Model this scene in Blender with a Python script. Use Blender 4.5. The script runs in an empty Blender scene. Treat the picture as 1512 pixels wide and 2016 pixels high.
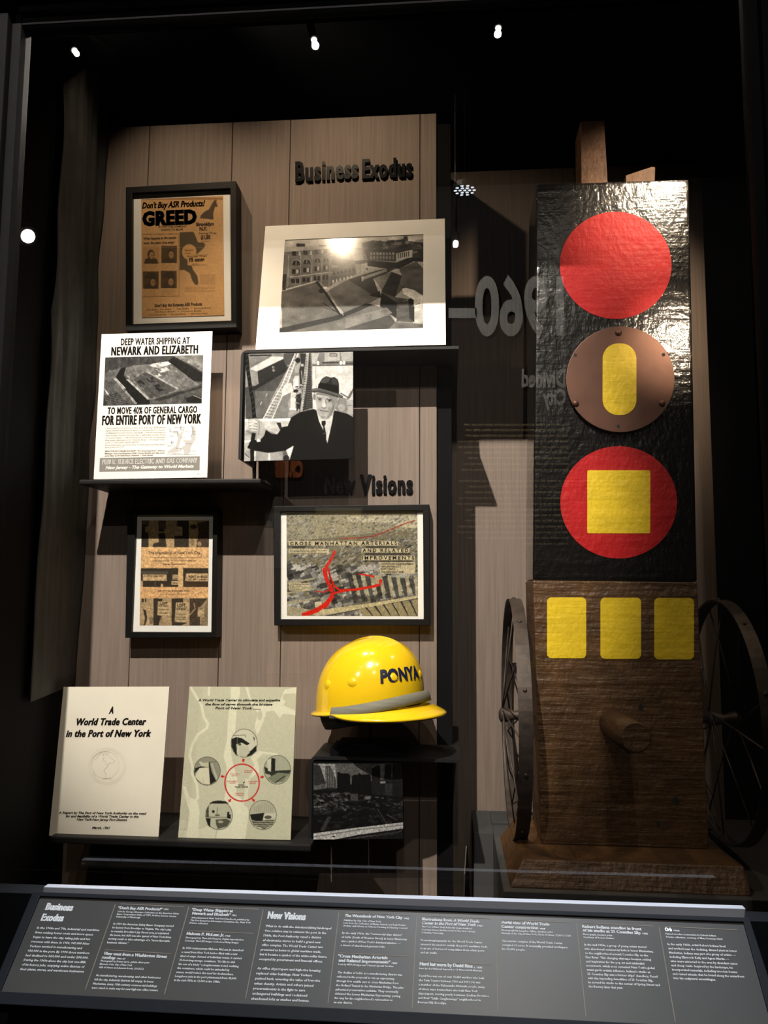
import bpy, bmesh, math, random
import numpy as np
from mathutils import Vector, Matrix

random.seed(7)
rng = np.random.default_rng(7)
C = bpy.context.scene.collection
SC = bpy.context.scene

# ------------------------------------------------------------------ camera
FPX = 1570.0; CX, CY = 756.0, 1008.0; EYE = 1.55
GLASS_Y = 1.22
def nrm(v):
    v = np.array(v, float); return v / np.linalg.norm(v)
Zc = nrm((90, -15000, FPX))                       # world up seen in camera axes (right, down, forward)
Xc = nrm((19000, -(FPX*FPX - 19000*90)/15000.0, -FPX)); Xc = nrm(Xc - Zc*Xc.dot(Zc))
Yc = np.cross(Zc, Xc)
cam = bpy.data.cameras.new('camera'); camo = bpy.data.objects.new('camera', cam); C.objects.link(camo)
cam.sensor_fit = 'VERTICAL'; cam.sensor_height = 36.0; cam.lens = FPX/2016.0*36.0
cam.clip_start = 0.02; cam.clip_end = 100
right = (Xc[0], Yc[0], Zc[0]); up = (-Xc[1], -Yc[1], -Zc[1]); back = (-Xc[2], -Yc[2], -Zc[2])
M = Matrix([[right[i], up[i], back[i], 0] for i in range(3)] + [[0, 0, 0, 1]])
M.translation = Vector((0, 0, EYE)); camo.matrix_world = M
SC.camera = camo

# ------------------------------------------------------------------ world, exposure
w = bpy.data.worlds.new('dim_hall'); SC.world = w; w.use_nodes = True
w.node_tree.nodes['Background'].inputs[0].default_value = (0.05, 0.055, 0.07, 1)
w.node_tree.nodes['Background'].inputs[1].default_value = 0.10
SC.view_settings.view_transform = 'Standard'; SC.view_settings.look = 'None'
SC.view_settings.exposure = 0.0; SC.view_settings.gamma = 1.0; SC.view_settings.use_curve_mapping = False
SC.cycles.max_bounces = 6; SC.cycles.transparent_max_bounces = 8
SC.cycles.sample_clamp_indirect = 4.0; SC.cycles.caustics_reflective = False; SC.cycles.caustics_refractive = False

WARM = (1.0, 0.78, 0.54); NEUT = (1.0, 0.90, 0.78); COOL = (0.86, 0.93, 1.0)
def spot(name, loc, target, watts, color, angle, blend=0.5, radius=0.015):
    l = bpy.data.lights.new(name, 'SPOT'); l.energy = watts; l.color = color
    l.spot_size = math.radians(angle); l.spot_blend = blend; l.shadow_soft_size = radius
    o = bpy.data.objects.new(name, l); C.objects.link(o); o.location = loc
    d = Vector(target) - Vector(loc); o.rotation_euler = d.to_track_quat('-Z', 'Y').to_euler()
    return o

def ray(px, py):
    c = np.array([px-CX, py-CY, FPX]); return np.array([c@Xc, c@Yc, c@Zc])
def P(px, py, y):
    r = ray(px, py); return r*(y/r[1]) + np.array([0, 0, EYE])
def PZ(px, py, z):
    r = ray(px, py); return r*((z-EYE)/r[2]) + np.array([0, 0, EYE])
def VM(px, py, y):                                # a place in the hall whose image in the glass falls at px, py
    p = P(px, py, 2*GLASS_Y - y); p[1] = y; return p

# case lamps: warm narrow spots hidden behind the header; hall lamps: on the hall ceiling in front of the case
CASE_LAMPS = [
    # location, target, watts, colour, angle, blend
    ((-0.66, 1.38, 2.88), (-0.58, 1.74, 2.22), 8, WARM, 76, 1.0),
    ((-0.33, 1.34, 2.90), (-0.08, 1.72, 2.02), 12, WARM, 104, 1.0),
    ((0.535, 1.27, 2.57), (0.44, 1.60, 2.39), 24, WARM, 60, 0.9),
    ((0.54, 1.30, 2.167), (0.455, 1.60, 2.07), 7, WARM, 44, 0.9),
    ((-0.62, 1.40, 2.92), (-0.34, 1.62, 1.35), 28, WARM, 44, 0.8),
    ((0.80, 1.36, 2.85), (0.28, 1.62, 1.50), 7, WARM, 70, 0.8),
]
HALL_LAMPS = [
    # pixel of the lamp's image in the glass, Y, target, watts, colour, angle, disc radius
    ((618, 78), -0.30, (-0.36, 1.65, 1.98), 420, NEUT, 34, 0.010),
    ((981, 55), -0.30, (0.05, 1.70, 1.60), 30, NEUT, 50, 0.010),
    ((55, 465), -1.50, (-0.45, 1.70, 1.65), 80, NEUT, 22, 0.036),
    ((897, 478), -1.50, (0.10, 1.70, 1.60), 25, NEUT, 36, 0.014),
    ((147, 100), -1.00, (-0.70, 1.70, 1.90), 10, WARM, 50, 0.012),
]
EXTRA_LAMPS = [
    ((-1.3, -0.2, 4.15), (0.40, -2.5, 2.75), 520, NEUT, 70, 0.05),          # unseen lamp added to wash the hall wall graphics
    ((0.15, 0.97, 4.0), (-0.09, 1.10, 1.08), 460, COOL, 26, 0.03),        # unseen lamp added to brighten the caption rail
]
SC.view_settings.exposure = 0.3
# ------------------------------------------------------------------ materials
def srgb(*c):
    if len(c) == 1: c = (c[0],)*3
    return tuple((x/12.92 if x <= 0.04045 else ((x+0.055)/1.055)**2.4) for x in c)
def mat(name, col, rough=0.6, metal=0.0, noise=0.0, nscale=40, bump=0.0, bscale=200, bdist=0.002, stretch=(1, 1, 1), coat=0.0, spec=0.5):
    m = bpy.data.materials.new(name); m.use_nodes = True; nt = m.node_tree; b = nt.nodes['Principled BSDF']
    b.inputs['Base Color'].default_value = (*col, 1); b.inputs['Roughness'].default_value = rough
    b.inputs['Metallic'].default_value = metal; b.inputs['Coat Weight'].default_value = coat
    b.inputs['Specular IOR Level'].default_value = spec
    if noise or bump:
        tc = nt.nodes.new('ShaderNodeTexCoord'); mp = nt.nodes.new('ShaderNodeMapping')
        mp.inputs['Scale'].default_value = stretch; nt.links.new(tc.outputs['Object'], mp.inputs['Vector'])
    if noise:
        n = nt.nodes.new('ShaderNodeTexNoise'); n.inputs['Scale'].default_value = nscale; n.inputs['Detail'].default_value = 6
        nt.links.new(mp.outputs[0], n.inputs['Vector'])
        r = nt.nodes.new('ShaderNodeMapRange'); r.inputs[1].default_value = 0.3; r.inputs[2].default_value = 0.7
        r.inputs[3].default_value = 1-noise; r.inputs[4].default_value = 1+noise
        nt.links.new(n.outputs['Fac'], r.inputs[0])
        mx = nt.nodes.new('ShaderNodeVectorMath'); mx.operation = 'SCALE'; mx.inputs[0].default_value = col
        nt.links.new(r.outputs[0], mx.inputs['Scale']); nt.links.new(mx.outputs[0], b.inputs['Base Color'])
    if bump:
        n2 = nt.nodes.new('ShaderNodeTexNoise'); n2.inputs['Scale'].default_value = bscale; n2.inputs['Detail'].default_value = 4
        nt.links.new(mp.outputs[0], n2.inputs['Vector'])
        bp = nt.nodes.new('ShaderNodeBump'); bp.inputs['Strength'].default_value = bump; bp.inputs['Distance'].default_value = bdist
        nt.links.new(n2.outputs['Fac'], bp.inputs['Height']); nt.links.new(bp.outputs[0], b.inputs['Normal'])
    return m
def hewn(name, col, rough, noise=0.25, coat=0.0, strength=0.8, spec=0.5, saw=0.55):
    """rough-sawn timber or paint on it: saw marks across the grain plus lumps"""
    m = mat(name, col, rough, noise=noise, nscale=30, coat=coat, spec=spec)
    nt = m.node_tree; b = nt.nodes['Principled BSDF']
    tc = nt.nodes.new('ShaderNodeTexCoord')
    def nz(scale, st, det=5):
        mp = nt.nodes.new('ShaderNodeMapping'); mp.inputs['Scale'].default_value = st
        nt.links.new(tc.outputs['Object'], mp.inputs['Vector'])
        n = nt.nodes.new('ShaderNodeTexNoise'); n.inputs['Scale'].default_value = scale; n.inputs['Detail'].default_value = det
        nt.links.new(mp.outputs[0], n.inputs['Vector']); return n.outputs['Fac']
    a = nz(9, (0.8, 1, 9)); c = nz(170, (1, 1, 0.6)); d = nz(60, (1.2, 1, 0.9))
    def mth(op, x, y):
        q = nt.nodes.new('ShaderNodeMath'); q.operation = op
        for i, v in enumerate((x, y)):
            if isinstance(v, float): q.inputs[i].default_value = v
            else: nt.links.new(v, q.inputs[i])
        return q.outputs[0]
    h = mth('ADD', mth('MULTIPLY', a, saw), mth('ADD', mth('MULTIPLY', c, 0.40), mth('MULTIPLY', d, 0.9)))
    bp = nt.nodes.new('ShaderNodeBump'); bp.inputs['Strength'].default_value = strength; bp.inputs['Distance'].default_value = 0.004
    nt.links.new(h, bp.inputs['Height']); nt.links.new(bp.outputs[0], b.inputs['Normal'])
    if coat: nt.links.new(bp.outputs[0], b.inputs['Coat Normal'])
    return m
def print_mat(name, rough, spec=0.5):
    m = bpy.data.materials.new(name); m.use_nodes = True; nt = m.node_tree; b = nt.nodes['Principled BSDF']
    a = nt.nodes.new('ShaderNodeAttribute'); a.attribute_name = 'ink'; nt.links.new(a.outputs['Color'], b.inputs['Base Color'])
    b.inputs['Roughness'].default_value = rough; b.inputs['Specular IOR Level'].default_value = spec; return m
def emit(name, col, s):
    m = bpy.data.materials.new(name); m.use_nodes = True; nt = m.node_tree; nt.nodes.clear()
    e = nt.nodes.new('ShaderNodeEmission'); e.inputs[0].default_value = (*col, 1); e.inputs[1].default_value = s
    o = nt.nodes.new('ShaderNodeOutputMaterial'); nt.links.new(e.outputs[0], o.inputs[0]); return m

MT = dict(
    wall=mat('wall_veneer', (0.235, 0.180, 0.150), 0.75, noise=0.16, nscale=60, bump=0.15, bscale=90, bdist=0.001, stretch=(3, 1, 0.08)),
    black=mat('black_lacquer', (0.005, 0.005, 0.006), 0.8, noise=0.1, spec=0.06),
    matte=mat('matte_black', (0.006, 0.006, 0.007), 0.9, noise=0.15, nscale=8, spec=0.1),
    shelf=mat('shelf_black', (0.012, 0.012, 0.013), 0.55, noise=0.1, spec=0.25),
    greybox=mat('charcoal_laminate', (0.055, 0.056, 0.058), 0.7, noise=0.08),
    frame=mat('black_frame_wood', (0.006, 0.0055, 0.0055), 0.5, noise=0.2, stretch=(1, 1, .2), spec=0.2),
    matboard=mat('mat_board', (0.84, 0.82, 0.78), 0.8, noise=0.02, bump=0.1, bscale=600, bdist=0.0003),
    white=mat('white_card', (0.82, 0.81, 0.79), 0.6, noise=0.01),
    cream=mat('cream_paper', (0.80, 0.76, 0.66), 0.7, noise=0.03, nscale=12, bump=0.1, bscale=500, bdist=0.0003),
    ink=mat('black_ink', (0.014, 0.012, 0.011), 0.7, noise=0.05, spec=0.1),
    faintink=mat('faint_ink', (0.50, 0.47, 0.40), 0.7, noise=0.1),
    brownink=mat('newsprint_ink', (0.075, 0.050, 0.033), 0.7, noise=0.1, spec=0.1),
    softink=mat('grey_ink', (0.16, 0.13, 0.10), 0.7, noise=0.1),
    greyink=mat('mid_grey_ink', (0.22, 0.21, 0.20), 0.6, noise=0.02),
    whiteink=mat('white_ink', (0.80, 0.80, 0.80), 0.6, noise=0.01),
    redink=mat('red_ink', (0.60, 0.03, 0.03), 0.6, noise=0.05),
    navy=mat('navy_decal', (0.012, 0.016, 0.05), 0.35, noise=0.1),
    print=print_mat('printed_paper', 0.7, 0.12), gloss=print_mat('glossy_photo_print', 0.16, 0.5),
    yellow=mat('yellow_shell', (0.85, 0.56, 0.012), 0.16, noise=0.02, nscale=20, coat=0.5, bump=0.03, bscale=60),
    strap=mat('grey_strap', (0.16, 0.16, 0.13), 0.7, noise=0.15, nscale=120, stretch=(.2, .2, 3)),
    liner=mat('dark_liner', (0.015, 0.013, 0.012), 0.8, noise=0.2),
    blackpaint=hewn('glossy_black_paint', (0.005, 0.0045, 0.0045), 0.26, coat=0.95, strength=0.5, spec=0.3),
    redpaint=hewn('red_paint', (0.37, 0.007, 0.009), 0.5, noise=0.07, strength=0.4, spec=0.2),
    redpaint2=hewn('deep_red_paint', (0.42, 0.012, 0.014), 0.42, noise=0.1, strength=0.45, spec=0.3),
    yellowpaint=hewn('yellow_paint', (0.74, 0.52, 0.015), 0.5, noise=0.10, strength=0.5),
    timber=hewn('brown_timber', (0.085, 0.042, 0.016), 0.45, noise=0.3, saw=1.3),
    timber2=hewn('pale_timber', (0.085, 0.042, 0.022), 0.6, noise=0.35, spec=0.3),
    copper=mat('aged_copper', (0.125, 0.060, 0.042), 0.5, metal=0.6, noise=0.18, nscale=12, bump=0.12, bscale=30, bdist=0.003),
    rust=mat('rusted_iron', (0.060, 0.045, 0.038), 0.55, metal=0.35, noise=0.4, nscale=40, bump=0.4, bscale=150, bdist=0.001),
    letters=mat('letter_black', (0.006, 0.006, 0.007), 0.18, noise=0.05, coat=0.4),
    steel=mat('brushed_steel', (0.55, 0.56, 0.62), 0.45, metal=0.3, noise=0.05, stretch=(.1, 1, 1)),
    railpanel=mat('grey_label_panel', (0.042, 0.041, 0.040), 0.36, noise=0.03),
    drape=mat('grey_cloth', (0.040, 0.040, 0.038), 0.8, noise=0.25, nscale=25, bump=0.6, bscale=220, bdist=0.001),
    hallwall=mat('hall_wall_dark', (0.020, 0.019, 0.020), 0.85, noise=0.2, nscale=3),
    caseskin=mat('case_enamel', (0.010, 0.011, 0.014), 0.6, noise=0.15, nscale=5, bump=0.1, bscale=60, spec=0.1),
    floor=mat('hall_floor', (0.04, 0.036, 0.033), 0.5, noise=0.2, nscale=6),
    signred=mat('red_sign', (0.45, 0.04, 0.03), 0.6, noise=0.1),
    signorange=mat('orange_sign', (0.65, 0.16, 0.03), 0.6, noise=0.1),
    sheetblue=mat('blue_grey_sheet', (0.30, 0.33, 0.36), 0.7, noise=0.1), sheettan=mat('tan_sheet', (0.42, 0.36, 0.20), 0.7, noise=0.1),
    column=mat('hall_column', (0.22, 0.21, 0.19), 0.8, noise=0.3, nscale=3, stretch=(1, 1, .3)),
    lampskin=mat('lamp_housing', (0.02, 0.02, 0.02), 0.4, noise=0.1),
    lampglow=emit('lamp_lens', (1.0, 0.93, 0.82), 60), ledglow=emit('led_lens', (0.85, 0.93, 1.0), 9),
)
def glass_mat():
    m = bpy.data.materials.new('case_glass'); m.use_nodes = True; nt = m.node_tree; nt.nodes.clear()
    t = nt.nodes.new('ShaderNodeBsdfTransparent'); t.inputs[0].default_value = (0.97, 0.98, 0.975, 1)
    g = nt.nodes.new('ShaderNodeBsdfGlossy'); g.inputs['Roughness'].default_value = 0.0
    f = nt.nodes.new('ShaderNodeFresnel'); f.inputs[0].default_value = 1.5
    mu = nt.nodes.new('ShaderNodeMath'); mu.operation = 'MULTIPLY'; mu.inputs[1].default_value = 1.8
    x = nt.nodes.new('ShaderNodeMixShader'); o = nt.nodes.new('ShaderNodeOutputMaterial')
    nt.links.new(f.outputs[0], mu.inputs[0]); nt.links.new(mu.outputs[0], x.inputs[0])
    nt.links.new(t.outputs[0], x.inputs[1]); nt.links.new(g.outputs[0], x.inputs[2]); nt.links.new(x.outputs[0], o.inputs[0])
    return m
MT['glass'] = glass_mat()

# ------------------------------------------------------------------ object helpers
def wloc(o):
    v = Vector((0, 0, 0))
    while o is not None: v = v + o.location; o = o.parent
    return v
def tag(o, label=None, cat=None, group=None, kind=None):
    for k, v in (('label', label), ('category', cat), ('group', group), ('kind', kind)):
        if v: o[k] = v
    return o
def thing(name, label, cat, loc, group=None, kind=None):
    o = bpy.data.objects.new(name, None); C.objects.link(o); o.location = loc; o.empty_display_size = 0.05
    return tag(o, label, cat, group, kind)
def link(name, me, m, parent=None, smooth=False):
    me.materials.append(MT[m] if isinstance(m, str) else m)
    o = bpy.data.objects.new(name, me); C.objects.link(o)
    if parent is not None: o.parent = parent
    if smooth: me.shade_smooth()
    return o
def obj(name, verts, faces, m, parent=None, smooth=False, origin=None, bevel=0.0, seg=2):
    off = np.array(wloc(parent)) if parent is not None else (np.array(origin, float) if origin is not None else np.zeros(3))
    v = np.asarray(verts, float) - off
    me = bpy.data.meshes.new(name); me.from_pydata([tuple(map(float, p)) for p in v], [], [tuple(f) for f in faces])
    bm = bmesh.new(); bm.from_mesh(me); bmesh.ops.recalc_face_normals(bm, faces=bm.faces)
    if bevel:
        ed = [e for e in bm.edges if len(e.link_faces) == 2 and e.calc_face_angle(0) > 0.5]
        bmesh.ops.bevel(bm, geom=ed, offset=bevel, segments=seg, affect='EDGES', profile=0.6)
    bm.to_mesh(me); bm.free(); me.update()
    o = link(name, me, m, parent, smooth)
    if parent is None and origin is not None: o.location = origin
    return o
BOXF = [(0, 1, 2, 3), (4, 7, 6, 5), (0, 4, 5, 1), (1, 5, 6, 2), (2, 6, 7, 3), (3, 7, 4, 0)]
def box(name, a, b, m, parent=None, bevel=0.0, origin=None, seg=2, smooth=False):
    (x0, y0, z0), (x1, y1, z1) = a, b
    v = [(x0, y0, z0), (x1, y0, z0), (x1, y0, z1), (x0, y0, z1), (x0, y1, z0), (x1, y1, z0), (x1, y1, z1), (x0, y1, z1)]
    return obj(name, v, BOXF, m, parent, bevel=bevel, origin=origin, seg=seg, smooth=smooth)
def ext(name, poly, dvec, m, parent=None, bevel=0.0, origin=None, seg=2):
    """extrude a planar outline (list of points) along dvec"""
    n = len(poly); p = [np.array(q, float) for q in poly]; d = np.array(dvec, float)
    v = p + [q+d for q in p]
    f = [tuple(range(n)), tuple(range(2*n-1, n-1, -1))] + [(i, (i+1) % n, n+(i+1) % n, n+i) for i in range(n)]
    return obj(name, v, f, m, parent, bevel=bevel, origin=origin, seg=seg)
def frame_axes(d):
    d = nrm(d); a = np.array([0, 0, 1.0]) if abs(d[2]) < 0.9 else np.array([1.0, 0, 0])
    u = nrm(np.cross(a, d)); return u, np.cross(d, u)
def tube_geo(pts, rad, n=8, caps=True):
    pts = [np.array(p, float) for p in pts]; V = []; F = []
    for i, p in enumerate(pts):
        d = pts[min(i+1, len(pts)-1)] - pts[max(i-1, 0)]; u, v = frame_axes(d)
        r = rad[i] if isinstance(rad, (list, tuple)) else rad
        for k in range(n):
            a = 2*math.pi*k/n; V.append(p + r*(math.cos(a)*u + math.sin(a)*v))
    for i in range(len(pts)-1):
        for k in range(n):
            F.append((i*n+k, i*n+(k+1) % n, (i+1)*n+(k+1) % n, (i+1)*n+k))
    if caps: F.append(tuple(range(n-1, -1, -1))); F.append(tuple(range((len(pts)-1)*n, len(pts)*n)))
    return V, F
def tube(name, pts, rad, m, parent=None, n=10, smooth=True, origin=None):
    V, F = tube_geo(pts, rad, n); o = obj(name, V, F, m, parent, origin=origin)
    if smooth:
        for p in o.data.polygons: p.use_smooth = len(p.vertices) == 4
    return o

# ------------------------------------------------------------------ flat boards traced onto their own planes
def homog(src, dst):
    A = []; b = []
    for (x, y), (u, v) in zip(src, dst):
        A.append([x, y, 1, 0, 0, 0, -u*x, -u*y]); b.append(u)
        A.append([0, 0, 0, x, y, 1, -v*x, -v*y]); b.append(v)
    h = np.linalg.solve(np.array(A, float), np.array(b, float)); return np.append(h, 1).reshape(3, 3)
def hap(H, p):
    p = np.atleast_2d(np.array(p, float)); q = np.c_[p, np.ones(len(p))] @ H.T; return q[:, :2]/q[:, 2:]
class Board:
    """a flat sheet standing on its own plane; u,v run 0..1 over the sheet, v downwards"""
    def __init__(s, quad, Y, lean=0.0, view=None, mirror=False, plane=None):
        s.view = view or (0, 0, 1.0); s.mirror = mirror
        q = s.pix(quad); s.q = q
        s.H = homog([(0, 0), (1, 0), (1, 1), (0, 1)], q); s.Hi = np.linalg.inv(s.H)
        if plane is not None: s.p0, s.n = np.array(plane[0], float), nrm(plane[1])
        else:
            bm_ = (q[2]+q[3])/2; s.p0 = P(bm_[0], bm_[1], Y); l = math.radians(lean); s.n = np.array([0, -math.cos(l), math.sin(l)])
        zq = np.array(quad, float)
        s.zw = (np.linalg.norm(zq[1]-zq[0]) + np.linalg.norm(zq[2]-zq[3]))/2
        s.zh = (np.linalg.norm(zq[3]-zq[0]) + np.linalg.norm(zq[2]-zq[1]))/2
    def pix(s, pts):
        x0, y0, k = s.view; p = np.atleast_2d(np.array(pts, float)); return np.c_[x0 + p[:, 0]*k, y0 + p[:, 1]*k]
    def uv(s, pts): return hap(s.Hi, s.pix(pts))
    def W(s, uv, d=0.0):
        px = hap(s.H, uv); c = np.c_[px[:, 0]-CX, px[:, 1]-CY, np.full(len(px), FPX)]
        r = np.c_[c@Xc, c@Yc, c@Zc]; e = np.array([0, 0, EYE]); t = ((s.p0-e)@s.n)/(r@s.n)
        w_ = r*t[:, None] + e + s.n*d
        if s.mirror: w_[:, 1] = 2*GLASS_Y - w_[:, 1]
        return w_
    def slab(s, name, m, parent, d0, d1, uvq=((0, 0), (1, 0), (1, 1), (0, 1)), bevel=0.0):
        return obj(name, np.r_[s.W(uvq, d1), s.W(uvq, d0)], BOXF, m, parent, bevel=bevel)
    def ring(s, name, m, parent, outer, inner, d0, d1, bevel=0.0, inner_d0=None):
        o, i = s.uv(outer), s.uv(inner)
        v = np.r_[s.W(o, d1), s.W(i, d1), s.W(o, d0), s.W(i, d0 if inner_d0 is None else inner_d0)]
        f = []
        for k in range(4):
            j = (k+1) % 4
            f += [(k, j, 4+j, 4+k), (8+k, 12+k, 12+j, 8+j), (k, 8+k, 8+j, j), (4+k, 4+j, 12+j, 12+k)]
        return obj(name, v, f, m, parent, bevel=bevel)

class Canvas:
    """flat print painted as ink colours on a fine grid"""
    SS = 2
    def __init__(s, b, quad, w, h, base):
        s.b = b; s.quad = b.uv(quad); s.w, s.h = w, h
        s.Hi = np.linalg.inv(homog([(0, 0), (1, 0), (1, 1), (0, 1)], s.quad))
        b3 = base if hasattr(base, '__len__') else (base,)*3
        s.W, s.Ht = w*s.SS, h*s.SS
        s.a = np.ones((s.Ht, s.W, 3))*np.array(b3)
    def t(s, pts): return hap(s.Hi, s.b.uv(pts))*[s.W, s.Ht]
    def _fill(s, q, val, a):
        x0, y0 = np.floor(q.min(0)).astype(int); x1, y1 = np.ceil(q.max(0)).astype(int)
        x0, y0 = max(x0, 0), max(y0, 0); x1, y1 = min(x1, s.W), min(y1, s.Ht)
        if x1 <= x0 or y1 <= y0: return
        X_, Y_ = np.meshgrid(np.arange(x0, x1)+.5, np.arange(y0, y1)+.5); ins = np.zeros(X_.shape, bool)
        n = len(q)
        for i in range(n):
            xa, ya = q[i]; xb, yb = q[(i+1) % n]
            if ya == yb: continue
            c = ((ya > Y_) != (yb > Y_)) & (X_ < (xb-xa)*(Y_-ya)/(yb-ya)+xa); ins ^= c
        v = np.array(val if hasattr(val, '__len__') else (val,)*3)
        sub = s.a[y0:y1, x0:x1]; sub[ins] = sub[ins]*(1-a) + v*a
    def poly(s, pts, val, a=1.0): s._fill(s.t(pts), val, a); return s
    def line(s, pts, wd, val, a=1.0):
        k = s.W/ (s.b.zw*abs(s.quad[1][0]-s.quad[0][0]))
        q = s.t(pts)
        for i in range(len(q)-1):
            d = q[i+1]-q[i]; L = np.linalg.norm(d)+1e-9; n = np.array([-d[1], d[0]])/L*wd*k/2; e = d/L*wd*k*.3
            s._fill(np.array([q[i]+n-e, q[i+1]+n+e, q[i+1]-n+e, q[i]-n-e]), val, a)
        return s
    def ell(s, cx, cy, rx, ry, val, a=1.0, rot=0, n=36):
        c, sn = math.cos(rot), math.sin(rot)
        return s.poly([(cx+rx*math.cos(t)*c-ry*math.sin(t)*sn, cy+rx*math.cos(t)*sn+ry*math.sin(t)*c) for t in np.linspace(0, 2*math.pi, n, endpoint=False)], val, a)
    def rect(s, x0, y0, x1, y1, val, a=1.0): return s.poly([(x0, y0), (x1, y0), (x1, y1), (x0, y1)], val, a)
    def mask(s, pts):
        keep = s.a; s.a = np.zeros_like(keep); s._fill(s.t(pts), 1.0, 1.0); m = s.a[:, :, 0].copy(); s.a = keep; return m
    def noise(s, amp, scale, pts=None, aniso=(1, 1), mult=True):
        gh, gw = max(2, int(s.Ht/(scale*aniso[1]*s.SS))+2), max(2, int(s.W/(scale*aniso[0]*s.SS))+2)
        g = rng.normal(0, 1, (gh, gw)); yy = np.linspace(0, gh-1.001, s.Ht); xx = np.linspace(0, gw-1.001, s.W)
        y0 = yy.astype(int); x0 = xx.astype(int); fy = (yy-y0)[:, None]; fx = (xx-x0)[None]
        v = (g[y0][:, x0]*(1-fy)*(1-fx) + g[y0+1][:, x0]*fy*(1-fx) + g[y0][:, x0+1]*(1-fy)*fx + g[y0+1][:, x0+1]*fy*fx)*amp
        if pts is not None: v = v*s.mask(pts)
        s.a = np.clip(s.a*(1+v[:, :, None]) if mult else s.a+v[:, :, None], 0.01, 1); return s
    def blocks(s, pts, n, sz, lo, hi, rot=0.0, asp=1.6, a=0.8):
        """scatter of small box-like marks inside an outline (streets, cars, debris)"""
        p = np.array(pts, float); m = s.mask(pts); x0, y0 = p.min(0); x1, y1 = p.max(0)
        for _ in range(n):
            x, y = random.uniform(x0, x1), random.uniform(y0, y1)
            q = s.t([(x, y)])[0].astype(int)
            if not (0 <= q[0] < s.W and 0 <= q[1] < s.Ht) or m[q[1], q[0]] < .5: continue
            w_, h_ = sz*random.uniform(.5, 1.5), sz*random.uniform(.3, 1.)/asp; r = rot+random.uniform(-.15, .15)
            c, sn = math.cos(r), math.sin(r)
            s.poly([(x+c*i*w_-sn*j*h_, y+sn*i*w_+c*j*h_) for i, j in ((-.5, -.5), (.5, -.5), (.5, .5), (-.5, .5))], random.uniform(lo, hi), a)
        return s
    def blur(s, r=1):
        for _ in range(r):
            p = np.pad(s.a, ((1, 1), (1, 1), (0, 0)), 'edge')
            s.a = (p[:-2, 1:-1]+p[2:, 1:-1]+p[1:-1, :-2]+p[1:-1, 2:]+2*p[1:-1, 1:-1])/6
        return s
    def build(s, name, m, parent, d, tint=(1, 1, 1), lo=0.02, con=1.0):
        a = s.a.reshape(s.h, s.SS, s.w, s.SS, 3).mean((1, 3))
        a = lo + a*(1-lo)
        a = np.where(a <= 0.04045, a/12.92, ((a+0.055)/1.055)**2.4)*np.array(tint)
        a = a*(a**(con-1.0)) if con != 1.0 else a
        # one colour per vertex of a (h x w) grid
        us = np.linspace(0, 1, s.w); vs = np.linspace(0, 1, s.h); U, V_ = np.meshgrid(us, vs)
        uvb = hap(np.linalg.inv(s.Hi), np.c_[U.ravel(), V_.ravel()])
        pts = s.b.W(uvb, d) - np.array(wloc(parent))
        me = bpy.data.meshes.new(name); nv = len(pts); nf = (s.w-1)*(s.h-1)
        me.vertices.add(nv); me.vertices.foreach_set('co', pts.astype(np.float32).ravel())
        i = (np.arange(s.h-1)[:, None]*s.w + np.arange(s.w-1)[None]).ravel()
        f = np.c_[i, i+s.w, i+s.w+1, i+1].ravel()
        me.loops.add(nf*4); me.loops.foreach_set('vertex_index', f.astype(np.int32))
        me.polygons.add(nf); me.polygons.foreach_set('loop_start', np.arange(0, nf*4, 4, dtype=np.int32))
        me.update(calc_edges=True)
        at = me.color_attributes.new('ink', 'FLOAT_COLOR', 'POINT')
        at.data.foreach_set('color', np.c_[a.reshape(-1, 3), np.ones(nv)].astype(np.float32).ravel())
        return link(name, me, m, parent)

# ------------------------------------------------------------------ lettering
_cache = {}
def text_geo(st, bold=0.0, shear=0.0, res=2, space=1.0):
    key = (st, bold, shear, res, space)
    if key in _cache: return _cache[key]
    cu = bpy.data.curves.new('t', 'FONT'); cu.body = st; cu.size = 1; cu.offset = bold; cu.shear = shear; cu.resolution_u = res
    cu.space_character = space
    o = bpy.data.objects.new('t', cu); C.objects.link(o); dg = bpy.context.evaluated_depsgraph_get(); dg.update()
    me = bpy.data.meshes.new_from_object(o.evaluated_get(dg)); bpy.data.objects.remove(o); bpy.data.curves.remove(cu)
    n = len(me.vertices); v = np.zeros(n*3, np.float32); me.vertices.foreach_get('co', v); v = v.reshape(-1, 3)[:, :2].copy()
    fs = [tuple(p.vertices) for p in me.polygons]; bpy.data.meshes.remove(me)
    _cache[key] = (v, fs); return _cache[key]
CAP = None
def fatten(v, fs, fat):
    """heavier upright strokes: the same flat ink laid again a little to each side"""
    if not fat: return v, fs
    n = len(v); V = np.concatenate([v+[k_*fat, 0] for k_ in (-1, 0, 1)]); return V, [tuple(i+k_*n for i in f) for k_ in range(3) for f in fs]
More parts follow.
